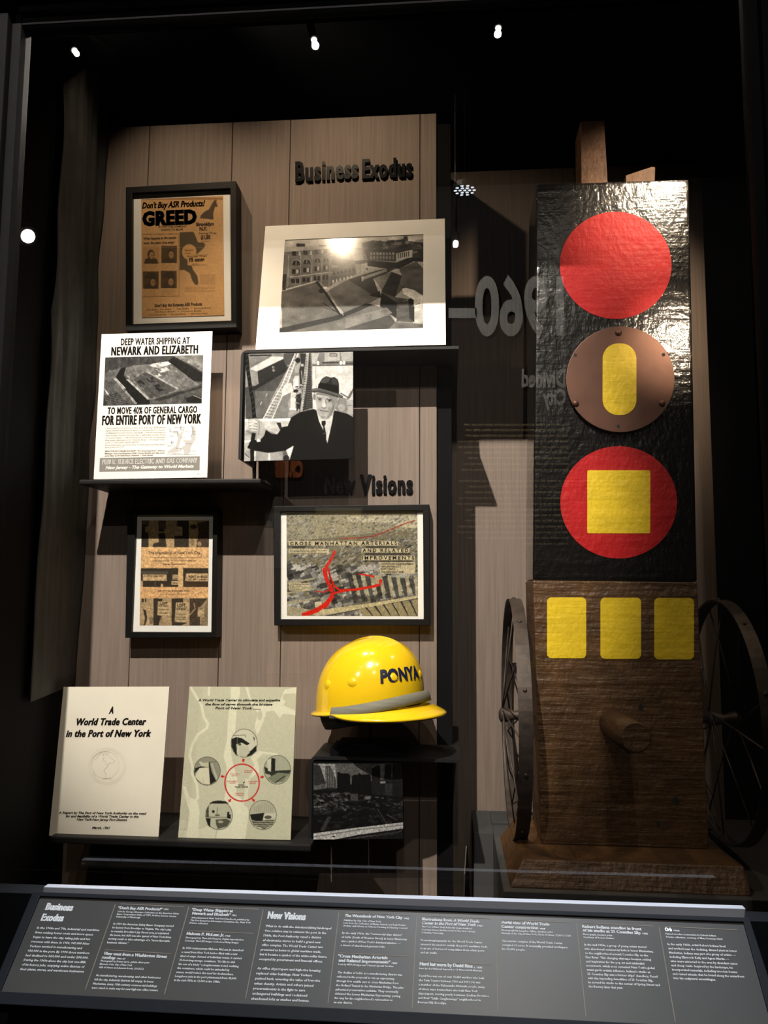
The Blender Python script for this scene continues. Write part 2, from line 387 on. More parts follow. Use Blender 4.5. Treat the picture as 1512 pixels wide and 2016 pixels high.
class Letters:
    def __init__(s, b): s.b = b; s.V = []; s.F = []; s.n = 0
    def put(s, st, p0, p1, H, bold=0.02, shear=0.0, kx=None, res=2, space=1.0, fat=0.0):
        """p0: left end of the baseline (board view pixels), p1: right end (or None with kx = pixels per em)"""
        global CAP
        if CAP is None: CAP = text_geo('H')[0][:, 1].max()
        v, fs = text_geo(st, bold, shear, res, space)
        if not len(v): return s
        v, fs = fatten(v, fs, fat)
        mn, mx = v[:, 0].min(), v[:, 0].max(); H_ = H/s.b.zh
        if p1 is None:
            p1 = (p0[0] + (mx-mn)*kx, p0[1]); a = s.b.uv([p0])[0]; c = a + np.array([(mx-mn)*kx/s.b.zw, 0])
        else: a, c = s.b.uv([p0, p1])
        t = (v[:, 0]-mn)/(mx-mn)
        uv = a[None] + t[:, None]*(c-a)[None]; uv[:, 1] -= v[:, 1]/CAP*H_
        s.V.append(uv); s.F += [tuple(i+s.n for i in f) for f in fs]; s.n += len(v); return s
    def quad(s, pts):
        s.V.append(s.b.uv(pts)); k = len(pts); s.F.append(tuple(range(s.n, s.n+k))); s.n += k; return s
    def stroke(s, p0, p1, wd):
        d = np.array(p1, float)-p0; n = np.array([-d[1], d[0]])/np.linalg.norm(d)*wd/2
        return s.quad([p0+n, p1+n, p1-n, p0-n])
    def build(s, name, m, parent, d):
        uv = np.concatenate(s.V); w_ = s.b.W(uv, d); off = np.array(wloc(parent))
        me = bpy.data.meshes.new(name); me.from_pydata([tuple(map(float, q)) for q in w_-off], [], s.F); me.update()
        o = link(name, me, m, parent)
        if len(s.V) > 2: o['kind'] = 'stuff'
        return o
# ------------------------------------------------------------------ the case and the hall (setting)
WY, RY = 1.75, 2.00
def xat(px, y, py=300): return P(px, py, y)[0]
WTOP = 2.665
wall_left_x = xat(156, WY, 950)
back = thing('wall_back', 'taupe wood veneer back wall behind the documents', None, (wall_left_x, WY, 0.85), kind='structure')
seams = [wall_left_x, xat(293, WY), xat(457, WY), xat(571, WY), xat(827, WY), -0.028]
for a, b in zip(seams[:-1], seams[1:]):
    box('panel', (a+0.0008, WY, 0.80), (b-0.0008, WY+0.02, WTOP), 'wall', back, bevel=0.0010, seg=1)
tag(box('wall_backing', (wall_left_x, WY+0.021, 0.80), (-0.028, WY+0.03, WTOP-0.004), 'matte', origin=(0, WY, .8)), kind='structure')
rw = thing('wall_recess', 'taupe veneer wall behind the painted timber', None, (0.3, RY, 0.85), kind='structure')
for a, b in ((0.005, 0.326), (0.3276, 0.644)):
    box('panel', (a, RY, 0.80), (b, RY+0.02, 2.658), 'wall', rw, bevel=0.0010, seg=1)
tag(box('trim_post', (-0.027, WY+0.004, 0.80), (0.004, RY+0.02, 2.64), 'matte', origin=(0, WY, .8)), kind='structure')
tag(box('wall_rear', (-1.1, 2.30, 0.7), (1.2, 2.34, 3.05), 'matte', origin=(0, 2.3, .7)), kind='structure')
tag(box('ceiling_case', (-1.1, 1.20, 3.02), (1.2, 2.34, 3.08), 'matte', origin=(0, 1.7, 3.02)), kind='structure')
tag(box('floor_case', (-1.1, 1.235, 0.74), (1.2, 2.30, 0.80), 'matte', origin=(0, 1.7, .8)), kind='structure')
lx0, lx1 = -0.742, wall_left_x - 0.004
tag(ext('wall_left', [(lx0, 1.235, 0.80), (lx1, WY+0.03, 0.80), (lx1-0.02, WY+0.03, 0.80), (lx0-0.02, 1.235, 0.80)], (0, 0, 2.21), 'black', origin=(lx0, 1.5, .8)), kind='structure')
tag(box('wall_left_rear', (lx1-0.02, WY+0.031, 0.80), (lx1, 2.295, 3.01), 'matte', origin=(lx1, 2, .8)), kind='structure')
tag(box('wall_right', (0.96, 1.235, 0.80), (0.98, 2.295, 3.01), 'matte', origin=(.96, 1.7, .8)), kind='structure')

# front of the case: header, sides, apron, stepped frame round the glass
gx0, gx1, gz0, gz1 = -0.722, 0.466, 1.150, 2.508
tag(box('wall_front_header', (-2.2, 1.16, gz1+0.034), (2.2, 1.205, 4.2), 'caseskin', origin=(0, 1.18, 2.6)), kind='structure')
tag(box('wall_front_left', (-2.2, 1.16, 0.0), (gx0-0.034, 1.205, gz1+0.033), 'caseskin', origin=(-1.2, 1.18, 0)), kind='structure')
tag(box('wall_front_right', (gx1+0.034, 1.16, 0.0), (2.2, 1.205, gz1+0.033), 'caseskin', origin=(1.2, 1.18, 0)), kind='structure')
tag(box('wall_front_apron', (gx0-0.033, 1.17, 0.0), (gx1+0.033, 1.205, gz0-0.036), 'caseskin', origin=(0, 1.18, 0)), kind='structure')
fr = thing('case_frame', 'black stepped metal frame around the large case window', 'frame', ((gx0+gx1)/2, 1.2, gz0-0.03))
def fbar(a, b, name='frame_bar'):
    o = box(name, a, b, 'black', fr, bevel=0.002, seg=2); return o
def side_bar(x_in, sgn):
    o = fbar((min(x_in, x_in+sgn*0.016), 1.203, gz0-0.030), (max(x_in, x_in+sgn*0.016), 1.226, gz1+0.030))
    xa, xb = x_in+sgn*0.0165, x_in+sgn*0.033
    box('outer_step', (min(xa, xb), 1.190, gz0-0.030), (max(xa, xb), 1.226, gz1+0.030), 'black', fr, bevel=0.002)
side_bar(gx0, -1); side_bar(gx1, 1)
fbar((gx0+0.0005, 1.203, gz1), (gx1-0.0005, 1.226, gz1+0.015)); box('outer_step', (gx0+0.0005, 1.190, gz1+0.0155), (gx1-0.0005, 1.226, gz1+0.031), 'black', fr, bevel=0.002)
gl = thing('glass_pane', 'large clear front window of the case reflecting the hall', 'glass', ((gx0+gx1)/2, GLASS_Y, gz0))
obj('pane', [(gx0-.002, GLASS_Y, gz0-0.02), (gx1+.002, GLASS_Y, gz0-0.02), (gx1+.002, GLASS_Y, gz1+.002), (gx0-.002, GLASS_Y, gz1+.002)], [(0, 1, 2, 3)], 'glass', gl)

# hall
tag(box('floor', (-4, -5, -0.05), (4, 1.155, 0.0), 'floor', origin=(0, -2, 0)), kind='structure')
tag(box('ceiling', (-4, -5, 4.21), (4, 1.155, 4.26), 'hallwall', origin=(0, -2, 4.2)), kind='structure')
HW = -2.5
tag(box('wall_hall', (-4, HW-0.10, 0), (4, HW-0.02, 4.2), 'hallwall', origin=(0, HW, 0)), kind='structure')
tag(box('wall_hall_left', (-4.05, HW, 0), (-4, 1.155, 4.2), 'hallwall', origin=(-4, -1, 0)), kind='structure')
tag(box('wall_hall_right', (4, HW, 0), (4.05, 1.155, 4.2), 'hallwall', origin=(4, -1, 0)), kind='structure')
pc = VM(120, 600, -1.9)
pillar_r = [VM(96, 600, -1.9)[0], VM(236, 600, -1.9)[0]]
px_c, px_r = sum(pillar_r)/2, abs(pillar_r[1]-pillar_r[0])/2
pv, pf = tube_geo([(px_c, -2.0, 0), (px_c, -2.0, 4.2)], px_r, 32)
tag(obj('pillar', pv, pf, 'column', origin=(px_c, -2.0, 0)), kind='structure')

# hall lamps seen as bright points in the glass
for i, (px, yy, tgt, wt, colr, ang, rad) in enumerate(HALL_LAMPS):
    pos = VM(*px, yy); d = nrm(np.array([pos[0]*0+0.0, 0.2, EYE]) - pos + np.array([0, 0.0, 0]))
    lab = ['small track lamp mirrored above the taupe wall top, left of the other',
           'small track lamp mirrored near the top frame, right of the other',
           'brightest hall spotlight, mirrored beside the grey drape',
           'small warm hall lamp mirrored right of the matted rooftop photograph',
           'small hall lamp mirrored at the top of the grey drape'][i]
    t = thing('track_lamp', lab, 'lamp', tuple(pos), group='hall lamps mirrored in the glass')
    V, F = tube_geo([pos-d*0.10, pos-d*0.012, pos-d*0.001], [rad*1.5, rad*1.6, rad*1.5], 20); obj('housing', V, F, 'lampskin', t)
    u, v = frame_axes(d); n = 24
    obj('lens', [pos+d*0.0015+rad*(math.cos(a)*u+math.sin(a)*v) for a in np.linspace(0, 2*math.pi, n, endpoint=False)], [tuple(range(n))], 'lampglow', t)
    tube('stem', [pos-d*0.09, (pos-d*0.09)[:2].tolist()+[4.2]], 0.006, 'lampskin', t, n=8)
    spot('hall_spot', tuple(pos+d*0.03), tgt, wt, colr, ang, 0.4, 0.012)
lp = VM(915, 375, -1.5)
led = thing('downlight', 'round cluster of small white lamps mirrored beside the recessed wall', 'lamp', tuple(lp))
V, F = tube_geo([lp+[0, 0, 0.001], lp+[0, 0, 0.03]], 0.064, 28); obj('housing', V, F, 'lampskin', led)
tube('stem', [lp+[0, 0, .03], (lp[0], lp[1], 4.2)], 0.002, 'matte', led, n=8)
for ring_r, cnt in ((0.0, 1), (0.025, 6), (0.048, 10)):
    for k in range(cnt):
        a = 2*math.pi*k/cnt; c = lp + np.array([ring_r*math.cos(a), ring_r*math.sin(a), 0.0])
        obj('lens', [c+0.009*np.array([math.cos(q), math.sin(q), 0]) for q in np.linspace(0, 2*math.pi, 12, endpoint=False)], [tuple(range(12))], 'ledglow', led)

# ------------------------------------------------------------------ framed advertisement (top left)
v3 = (240, 340, 0.17196)
FW = 0.0015
def framed(name, label, view, Y, outer, inner, depth_back, group=None):
    b = Board(outer, Y, 0, view)
    base = b.W([(0.5, 1.0)])[0]
    t = thing(name, label, 'picture', tuple(base), group)
    b.ring('frame', 'frame', t, outer, inner, 0.0, -depth_back, bevel=0.0012)
    return b, t
def inner_quad(b, pts): return [tuple(p) for p in b.uv(pts)]

b, t = framed('framed_advertisement', 'deep black frame with brown newsprint advertisement on the upper left wall', v3, 1.700,
              [(42, 165), (1305, 92), (1312, 1772), (42, 1812)], [(118, 232), (1240, 178), (1250, 1690), (115, 1732)], 0.049)
b.slab('mat_board', 'matboard', t, -0.012, -0.009, inner_quad(b, [(90, 205), (1265, 150), (1275, 1715), (90, 1760)]))
q = [(205, 285), (1145, 243), (1160, 1618), (213, 1645)]
c = Canvas(b, q, 165, 240, (0.82, 0.655, 0.465)); c.noise(0.03, 30); c.noise(0.03, 2)
D = 0.27
c.rect(205, 268, 1150, 292, (0.5, 0.36, 0.22), .6)
c.poly([(1075, 290), (1040, 300), (1010, 350), (985, 400), (930, 430), (890, 470), (878, 505), (960, 510), (1010, 520), (1035, 515), (1032, 450), (1050, 375), (1085, 372), (1065, 320)], (.33, .28, .23))
c.poly([(648, 665), (805, 660), (830, 710), (855, 780), (915, 782), (940, 800), (930, 840), (885, 880), (850, 915), (838, 915), (836, 870), (800, 815), (760, 802), (715, 815), (680, 850), (676, 920), (700, 960), (735, 975), (740, 1040), (785, 1050), (800, 1095), (850, 1165), (862, 1240), (850, 1270), (820, 1262), (790, 1215), (765, 1135), (700, 1095), (648, 1100)], (.36, .31, .25))
c.ell(757, 885, 82, 84, (0.82, 0.64, 0.43)); c.rect(738, 930, 968, 1045, (0.83, 0.66, 0.45))
for y in (1045, 930): c.line([(738, y), (968, y-6)], 5, (.5, .38, .26))
c.line([(215, 690), (640, 683)], 7, (.42, .32, .22)); c.line([(640, 683), (640, 1395)], 5, (.55, .42, .3)); c.line([(215, 1405), (640, 1395)], 6, (.42, .32, .22))
for (x0, y0, x1, y1, k) in ((225, 825, 415, 1025, 0), (437, 820, 617, 1018, 1), (228, 1112, 408, 1312, 2), (432, 1105, 614, 1305, 3)):
    bg = (.72, .56, .38) if k == 0 else (.36, .29, .21)
    c.rect(x0, y0, x1, y1, bg); cx_, cy_ = (x0+x1)/2, (y0+y1)/2
    c.poly([(x0+15, y1), (x0+30, cy_+45), (cx_, cy_+25), (x1-30, cy_+45), (x1-10, y1)], (.30, .25, .2))
    c.ell(cx_+(20 if k else 0), cy_+(20 if k > 1 else -5), 40, 56, (.30, .24, .18)); c.ell(cx_+(24 if k else 8), cy_+(28 if k > 1 else 5), 29, 42, (.66, .52, .36))
    c.rect(cx_+2, cy_-2+(24 if k > 1 else 0), cx_+48, cy_+6+(24 if k > 1 else 0), (.4, .3, .22), .7); c.rect(cx_+12, cy_+28+(22 if k > 1 else 0), cx_+38, cy_+34+(22 if k > 1 else 0), (.4, .3, .22), .7)
    if k > 1: c.poly([(x0+10, cy_-20), (cx_-20, y0+10), (cx_+50, y0+15), (x1-10, cy_-10), (cx_, cy_-18)], (.28, .24, .19))
for i in range(9): c.rect(880, 1150+i*13, 1055, 1155+i*13, (.5, .38, .26), .6)
for i in range(5): c.rect(705, 1290+i*13, 1050-(i == 2)*120, 1295+i*13, (.5, .38, .26), .6)
for yy in range(1325, 1395, 12): c.rect(225, yy, 380, yy+4, (.5, .38, .26), .4); c.rect(440, yy-5, 600, yy-1, (.5, .38, .26), .4)
for yy in range(1036, 1092, 12): c.rect(225, yy, 400, yy+4, (.5, .38, .26), .35); c.rect(440, yy-5, 605, yy-1, (.5, .38, .26), .35)
c.line([(205, 835), (1150, 838)], 3, (.9, .75, .55), .6)
c.blur(1); c.build('newspaper_page', 'print', t, -0.0082, tint=(0.93, 0.88, 0.80))
L = Letters(b)
L.put("Don't Buy ASR Products!", (215, 390), (940, 362), 66, bold=0.03, shear=0.28, fat=.015)
L.put('GREED', (215, 585), (848, 558), 150, bold=0.05, fat=.03, space=1.08)
L.put('IS WHY THE COMPANY', (408, 612), (730, 605), 20, 0.02); L.put('WANTS TO MOVE', (432, 646), (685, 640), 20, 0.02)
L.put('Brooklyn', (838, 590), (1042, 582), 34, 0.06); L.put('N.Y.', (875, 642), (965, 640), 38, 0.06)
L.put('Average Wage', (865, 684), (1072, 678), 18, 0.0); L.put('$1.50', (890, 742), (1003, 738), 42, 0.06); L.put('per hour', (905, 775), (985, 773), 14, 0.0)
L.put('What happens to the people', (230, 748), (610, 736), 26, 0.03); L.put('when the plant runs away?', (230, 802), (590, 790), 26, 0.03)
L.put('Average Wage', (735, 950), (960, 942), 18, 0.0); L.put('75 cents', (752, 1000), (932, 992), 38, 0.06); L.put('per hour', (795, 1035), (870, 1032), 14, 0)
L.put('Altavista', (705, 878), (800, 874), 16, 0.0); L.put('Virginia', (712, 912), (775, 908), 14, 0.0)
L.put("Don't Buy the Runaway ASR Products", (360, 1522), (905, 1502), 32, 0.04)
L.put('Gem Razors, Gem Blades   •   Treet Blades   •   Everready Blades', (265, 1562), (1005, 1538), 16, 0.0)
L.put('Pal Razor Blades   •   Personna Blades', (370, 1586), (900, 1572), 16, 0.0)
L.put('Ever-Ready Blades   •   Personna Blades   •   ASR Safety Razors', (300, 1622), (975, 1600), 16, 0.0)
L.build('lettering', 'brownink', t, -0.0078)

# ------------------------------------------------------------------ shipping advertisement card
v5 = (170, 640, 0.17857)
b = Board([(168, 100), (1390, 68), (1332, 1680), (80, 1700)], 1.635, 4, v5)
t = thing('shipping_advertisement', 'white printed card about deep water shipping, standing on the upper black ledge', 'card', tuple(b.W([(0.5, 1)])[0]))
b.slab('card', 'white', t, -0.003, 0.0)
c = Canvas(b, [(210, 358), (1290, 330), (1272, 862), (185, 890)], 240, 120, .40)
c.poly([(185, 330), (1290, 330), (1290, 640), (900, 400), (600, 450), (185, 560)], .36)
c.poly([(930, 330), (1290, 330), (1290, 520), (1130, 430)], .56); c.poly([(900, 400), (960, 350), (1290, 540), (1290, 620), (1180, 620)], .20)
c.poly([(190, 560), (260, 500), (380, 480), (340, 570), (300, 600), (190, 640)], .50)
c.poly([(185, 620), (300, 580), (570, 870), (185, 890)], .46)
c.poly([(420, 540), (440, 470), (520, 450), (700, 430), (900, 400), (1200, 630), (1290, 640), (1290, 700), (1050, 720), (900, 760), (700, 830)], .52)
c.poly([(330, 570), (380, 480), (440, 465), (415, 560), (700, 830), (700, 870), (560, 870), (430, 720)], .19)
c.poly([(700, 450), (740, 425), (900, 405), (935, 430), (800, 480)], .86); c.poly([(760, 490), (880, 465), (920, 500), (820, 525)], .82); c.poly([(740, 560), (800, 535), (840, 555), (770, 575)], .80)
c.poly([(520, 600), (650, 520), (1020, 700), (900, 755), (760, 800), (700, 800)], .40)
c.poly([(650, 515), (665, 508), (1025, 695), (1000, 710)], .68)
c.poly([(440, 600), (470, 600), (700, 810), (680, 825)], .70)
c.poly([(300, 590), (325, 585), (565, 865), (535, 868)], .66); c.poly([(320, 580), (335, 590), (440, 700), (425, 700)], .8)
c.poly([(190, 690), (205, 700), (255, 768), (235, 772)], .85)
c.poly([(660, 590), (730, 575), (770, 625), (700, 640)], .22); c.poly([(560, 620), (600, 605), (650, 650), (600, 660)], .24); c.poly([(730, 670), (800, 650), (860, 720), (800, 735)], .22)
c.poly([(190, 800), (340, 740), (420, 820), (480, 870), (190, 888)], .30)
for i in range(6): c.line([(200+i*8, 800+i*16), (380+i*18, 755+i*19)], 6, .52)
c.poly([(700, 830), (1290, 640), (1290, 780), (860, 870), (700, 870)], .42); c.poly([(750, 820), (1280, 665), (1280, 690), (800, 840)], .30)
for i in range(9): c.line([(1080+i*18, 800-i*3), (1110+i*18, 830+i*2)], 6, .2)
c.poly([(1110, 800), (1180, 775), (1280, 800), (1275, 862), (1100, 850)], .22); c.line([(1180, 775), (1275, 812)], 8, .7)
c.blocks([(420, 540), (700, 430), (900, 400), (1200, 630), (900, 760), (700, 830)], 260, 26, .28, .72, rot=.6, a=.5)
c.blocks([(185, 620), (300, 580), (570, 870), (185, 890)], 90, 26, .25, .62, rot=.8, a=.5)
c.noise(0.10, 6); c.noise(0.07, 1.5)
c.build('aerial_photo', 'print', t, 0.0004, con=1.45)
c = Canvas(b, [(905, 1110), (1220, 1108), (1212, 1432), (892, 1430)], 60, 60, .93)
c.poly([(1160, 1115), (1200, 1115), (1205, 1260), (1160, 1330), (1130, 1430), (1080, 1430), (1070, 1370), (1010, 1400), (905, 1415), (900, 1390), (990, 1330), (1010, 1240), (1000, 1200), (940, 1190), (1010, 1170), (1030, 1200), (1080, 1150), (1060, 1220), (1010, 1380), (1100, 1310), (1060, 1270), (1150, 1270), (1170, 1200)], .74)
for q_ in ([(925, 1125), (925, 1180), (1005, 1175), (1010, 1230)], [(1045, 1115), (1040, 1160), (1075, 1155)], [(905, 1110), (1220, 1108), (1212, 1432), (892, 1430), (905, 1110)], [(930, 1300), (950, 1275), (940, 1310), (965, 1290)], [(1160, 1115), (1175, 1180), (1150, 1240)]):
    c.line(q_, 6, .45)
c.build('harbour_map', 'print', t, 0.0004)
b.slab('footer_band', 'greyink', t, 0.0001, 0.0005, inner_quad(b, [(150, 1466), (1253, 1447), (1248, 1598), (143, 1616)]))
L = Letters(b)
L.put('DEEP WATER SHIPPING AT', (380, 222), (1140, 205), 72, 0.02, fat=.018, space=1.08); L.put('NEWARK AND ELIZABETH', (273, 335), (1232, 312), 92, 0.02, fat=.045, space=1.12)
L.put('TO MOVE 40% OF GENERAL CARGO', (233, 982), (1222, 966), 72, 0.02, fat=.03, space=1.1); L.put('FOR ENTIRE PORT OF NEW YORK', (172, 1103), (1265, 1082), 100, 0.02, fat=.055, space=1.12)
L.build('headline', 'ink', t, 0.0005)
L = Letters(b)
body = ["Upon completion of the Port of New York Authority's $275,000,000", "marine terminal development program, it is estimated that Port Newark", "and Elizabeth-Port Authority piers will handle 11,000,000 tons of general", "cargo annually. Hoboken and Jersey City — with freight terminals among", "the world's largest — will tremendously to this total. It emphasizes", "New Jersey's importance in the “Industrial Range” — the transportation", "center — of the entire eastern seaboard.", "   As an industrialist, get all the facts on New Jersey and why indus-", "try is so successful here."]
for i, s_ in enumerate(body):
    L.put(s_, (216-i*1.3, 1146+i*26.5), ((876 if i not in (6, 8) else (592 if i == 6 else 430))-i*1.3, 1136+i*26.5), 15, 0.005, res=1)
for i, s_ in enumerate(["SEND FOR FACT-FILLED BOOKLET. “The New Jersey Story.” Write to", "Manager, Area Development, Public Service Electric and Gas Com-", "pany, Box G, 80 Park Place, Newark 1, New Jersey."]):
    L.put(s_, (205, 1399+i*25), (868-(i == 2)*130, 1390+i*25), 15, 0.03, res=1)
for s_, p_, q_ in (('NEW JERSEY', (970, 1140), (1090, 1138)), ('NEW', (1165, 1185), (1210, 1184)), ('YORK', (1165, 1212), (1210, 1211)), ('Passaic', (1090, 1182), (1150, 1181)), ('Newark', (915, 1232), (970, 1231)), ('Jersey City', (1040, 1245), (1085, 1244)), ('New York Bay', (1090, 1315), (1160, 1314)), ('Elizabeth', (900, 1338), (965, 1337)), ('Bayonne', (990, 1364), (1045, 1363)), ('Brooklyn', (1140, 1396), (1205, 1395)), ('Staten Island', (950, 1424), (1045, 1423)), ('47', (1225, 1652), (1243, 1651))):
    L.put(s_, p_, q_, 13, 0.01, res=1)
L.build('body_text', 'softink', t, 0.0006)
L = Letters(b); L.put('PUBLIC SERVICE ELECTRIC AND GAS COMPANY', (177, 1538), (1225, 1518), 52, 0.02, fat=.03, space=1.1); L.put('New Jersey - The Gateway to World Markets', (212, 1590), (1185, 1572), 32, 0.04, shear=0.25)
L.build('footer_lettering', 'whiteink', t, 0.0009)

# ------------------------------------------------------------------ matted rooftop photograph
v4 = (490, 420, 0.27116)
b = Board([(120, 93), (1422, 38), (1430, 953), (48, 990)], 1.640, 15, v4)
t = thing('matted_photograph', 'wide white matted photograph of rooftops, leaning on the upper bracket shelf', 'photograph', tuple(b.W([(0.5, 1)])[0]))
pq = [(262, 192), (1267, 152), (1265, 832), (220, 865)]
b.slab('backing', 'white', t, -0.004, -0.0016)
b.ring('mat_board', 'matboard', t, [(120, 93), (1422, 38), (1430, 953), (48, 990)], pq, 0.0, -0.0015)
c = Canvas(b, [(255, 184), (1272, 146), (1270, 838), (213, 872)], 330, 220, .68)
c.poly([(220, 200), (1275, 150), (1275, 240), (220, 260)], .72)
c.poly([(820, 215), (900, 195), (1000, 205), (1120, 185), (1125, 165), (1150, 165), (1155, 200), (1270, 210), (1270, 350), (830, 330)], .26)
c.blocks([(830, 205), (1270, 190), (1270, 290), (830, 260)], 70, 40, .18, .55, rot=-.03)
# brick block left
c.poly([(245, 275), (600, 245), (605, 520), (545, 545), (245, 555)], .44); c.poly([(245, 262), (280, 240), (610, 235), (610, 252), (245, 280)], .66); c.rect(345, 218, 408, 240, .2); c.rect(510, 228, 565, 238, .25)
for i, (x, y) in enumerate(((318, 292), (400, 286), (482, 280), (550, 276))): c.rect(x-4, y-18, x+26, y+14, .18); c.rect(x+44, y-16, x+58, y+12, .75)
for i, (x, y) in enumerate(((343, 355), (421, 345), (498, 335), (560, 328))):
    k = 1-i*.12; c.ell(x, y, 32*k, 22*k, .62); c.ell(x, y+3, 27*k, 20*k, .17); c.rect(x-27*k, y+3, x+27*k, y+20, .17); c.rect(x-3, y-15, x+3, y+20, .5)
    c.rect(x-30*k, y+48, x+26*k, y+82, .16); c.rect(x-2, y+50, x+18*k, y+80, .72); c.rect(x-36*k, y+118, x+24*k, y+150, .17); c.rect(x-8, y+118, x-2, y+150, .5)
    c.line([(x-45, y+105), (x+40, y+98)], 7, .70)
for x in (290, 378, 460, 532, 590): c.line([(x, 300), (x-8, 530)], 8, .56)
c.poly([(270, 545), (500, 485), (500, 500), (270, 555)], .78)
c.poly([(245, 440), (275, 440), (265, 555), (245, 555)], .2)
# houses in the middle
c.poly([(605, 250), (660, 245), (830, 250), (860, 330), (700, 400), (605, 395)], .52)
c.poly([(605, 290), (660, 255), (660, 330), (605, 370)], .22); c.poly([(605, 370), (660, 320), (760, 345), (700, 390)], .30); c.poly([(605, 395), (770, 365), (780, 440), (600, 510)], .40)
for i in range(6): c.rect(612+i*28, 425-i*6, 626+i*28, 445-i*6, .14); c.rect(606+i*26, 480-i*6, 618+i*26, 500-i*6, .82)
c.poly([(740, 270), (825, 262), (830, 335), (760, 345)], .66)
c.poly([(815, 365), (935, 338), (935, 395), (815, 432)], .76); c.rect(885, 350, 900, 375, .3); c.rect(850, 395, 865, 410, .4)
c.poly([(760, 345), (860, 335), (935, 338), (815, 366), (780, 370)], .38)
# long warehouse right
c.poly([(862, 272), (1070, 270), (1070, 350), (862, 335)], .34); c.poly([(1068, 290), (1185, 262), (1185, 315), (1068, 352)], .72)
c.poly([(862, 262), (1100, 250), (1185, 260), (1068, 288), (862, 275)], .26)
for i in range(8): c.rect(880+i*23, 282, 892+i*23, 300, .62); c.rect(880+i*23, 310, 892+i*23, 332, .55)
for i in range(6): c.rect(1080+i*15, 290-i*3, 1087+i*15, 325-i*3, .25)
c.poly([(860, 340), (1070, 355), (1150, 322), (1270, 320), (1270, 350), (1200, 345), (1090, 400), (1000, 400), (860, 380)], .19)
# foreground roofs
c.poly([(240, 565), (490, 495), (540, 555), (660, 735), (240, 830)], .40)
c.poly([(555, 570), (720, 478), (780, 510), (950, 610), (850, 660), (690, 720)], .44)
c.poly([(720, 478), (900, 420), (960, 405), (1080, 390), (950, 460), (905, 475), (950, 600), (880, 580)], .24)
c.poly([(820, 460), (1000, 400), (1000, 420), (830, 480)], .60); c.poly([(815, 455), (835, 455), (830, 490), (820, 490)], .75)
c.poly([(905, 470), (1035, 422), (1070, 440), (970, 560)], .50); c.poly([(1035, 422), (1110, 450), (1060, 605), (1010, 600), (960, 565)], .20)
c.poly([(1090, 400), (1215, 345), (1265, 400), (1265, 590), (1120, 540), (1060, 605), (1110, 450)], .38)
c.poly([(960, 570), (1075, 645), (1070, 760), (950, 680)], .15); c.poly([(965, 572), (1060, 605), (1160, 620), (1075, 648)], .36)
c.poly([(1075, 645), (1165, 625), (1190, 790), (1070, 780)], .33); c.poly([(1155, 620), (1200, 600), (1200, 790), (1165, 760)], .17)
c.poly([(225, 830), (650, 740), (880, 655), (1000, 690), (1060, 780), (1265, 800), (1265, 840), (220, 868)], .42)
c.poly([(225, 830), (650, 735), (850, 650), (900, 660), (650, 770), (400, 830), (260, 862), (222, 865)], .19)
c.poly([(700, 760), (1000, 680), (1040, 720), (700, 850)], .50); c.poly([(680, 840), (1020, 735), (1060, 790), (1000, 845)], .28)
c.line([(492, 495), (545, 560), (668, 742)], 16, .10); c.line([(515, 500), (570, 560), (685, 735)], 7, .62); c.line([(540, 650), (640, 715)], 4, .1); c.line([(545, 680), (640, 712)], 3, .1)
c.ell(528, 560, 22, 16, .12); c.rect(540, 530, 568, 545, .85)
c.poly([(870, 590), (950, 560), (960, 610), (900, 600)], .12); c.line([(960, 560), (905, 475)], 5, .75)
c.poly([(1112, 545), (1140, 538), (1200, 555), (1262, 598), (1262, 610), (1195, 625), (1120, 580)], .95); c.poly([(1195, 628), (1262, 605), (1262, 660), (1195, 672)], .88)
c.line([(1185, 670), (1240, 650)], 5, .4)
c.noise(0.10, 9, aniso=(2, 1)); c.noise(0.06, 1.5)
c.build('rooftop_print', 'gloss', t, -0.0013, tint=(1.0, .96, .90), con=1.2)

# ------------------------------------------------------------------ mounted portrait
v6 = (460, 660, 0.17196)
b = Board([(140, 215), (1367, 190), (1367, 1412), (120, 1443)], 1.624, 0, v6)
t = thing('mounted_portrait', 'mounted grey photograph of a person in hat and dark suit gripping a rope', 'photograph', tuple(b.W([(0.5, 1)])[0]))
b.slab('backing', 'black', t, -0.0058, 0.0, ((-0.022, -0.012), (1, -0.012), (1, 1), (-0.006, 1)))
c = Canvas(b, [(140, 215), (1367, 190), (1367, 1412), (120, 1443)], 250, 250, .60)
c.poly([(170, 210), (560, 205), (580, 250), (200, 390), (180, 370)], .52); c.line([(190, 235), (430, 232)], 14, .16)
for i in range(5): c.line([(200, 270+i*22), (420-i*40, 262+i*18)], 4, .42)
c.poly([(200, 395), (270, 415), (570, 270), (570, 250), (440, 245), (195, 380)], .80)
c.poly([(275, 418), (575, 272), (615, 360), (290, 575)], .20); c.poly([(195, 400), (275, 418), (285, 578), (215, 572)], .58)
for x, y in ((455, 370), (460, 405)): c.ell(x, y, 14, 12, .7); c.ell(x+2, y+1, 8, 6, .2)
c.poly([(575, 210), (720, 205), (640, 340), (600, 350), (570, 270)], .34)
c.poly([(215, 580), (290, 580), (640, 350), (480, 640), (440, 720), (340, 950), (140, 960), (135, 600)], .33)
c.poly([(215, 600), (620, 360), (600, 420), (230, 640)], .18)
c.poly([(250, 640), (480, 640), (330, 950), (250, 940)], .44); c.line([(370, 700), (385, 670)], 10, .75); c.line([(308, 795), (322, 765)], 10, .75)
c.poly([(720, 210), (760, 215), (770, 400), (700, 560), (620, 780), (640, 860), (640, 960), (340, 965)], .52)
for sx in (0, 55): c.line([(705+sx*.6, 215), (560+sx, 560), (335+sx*1.9, 965)], 12, .86)
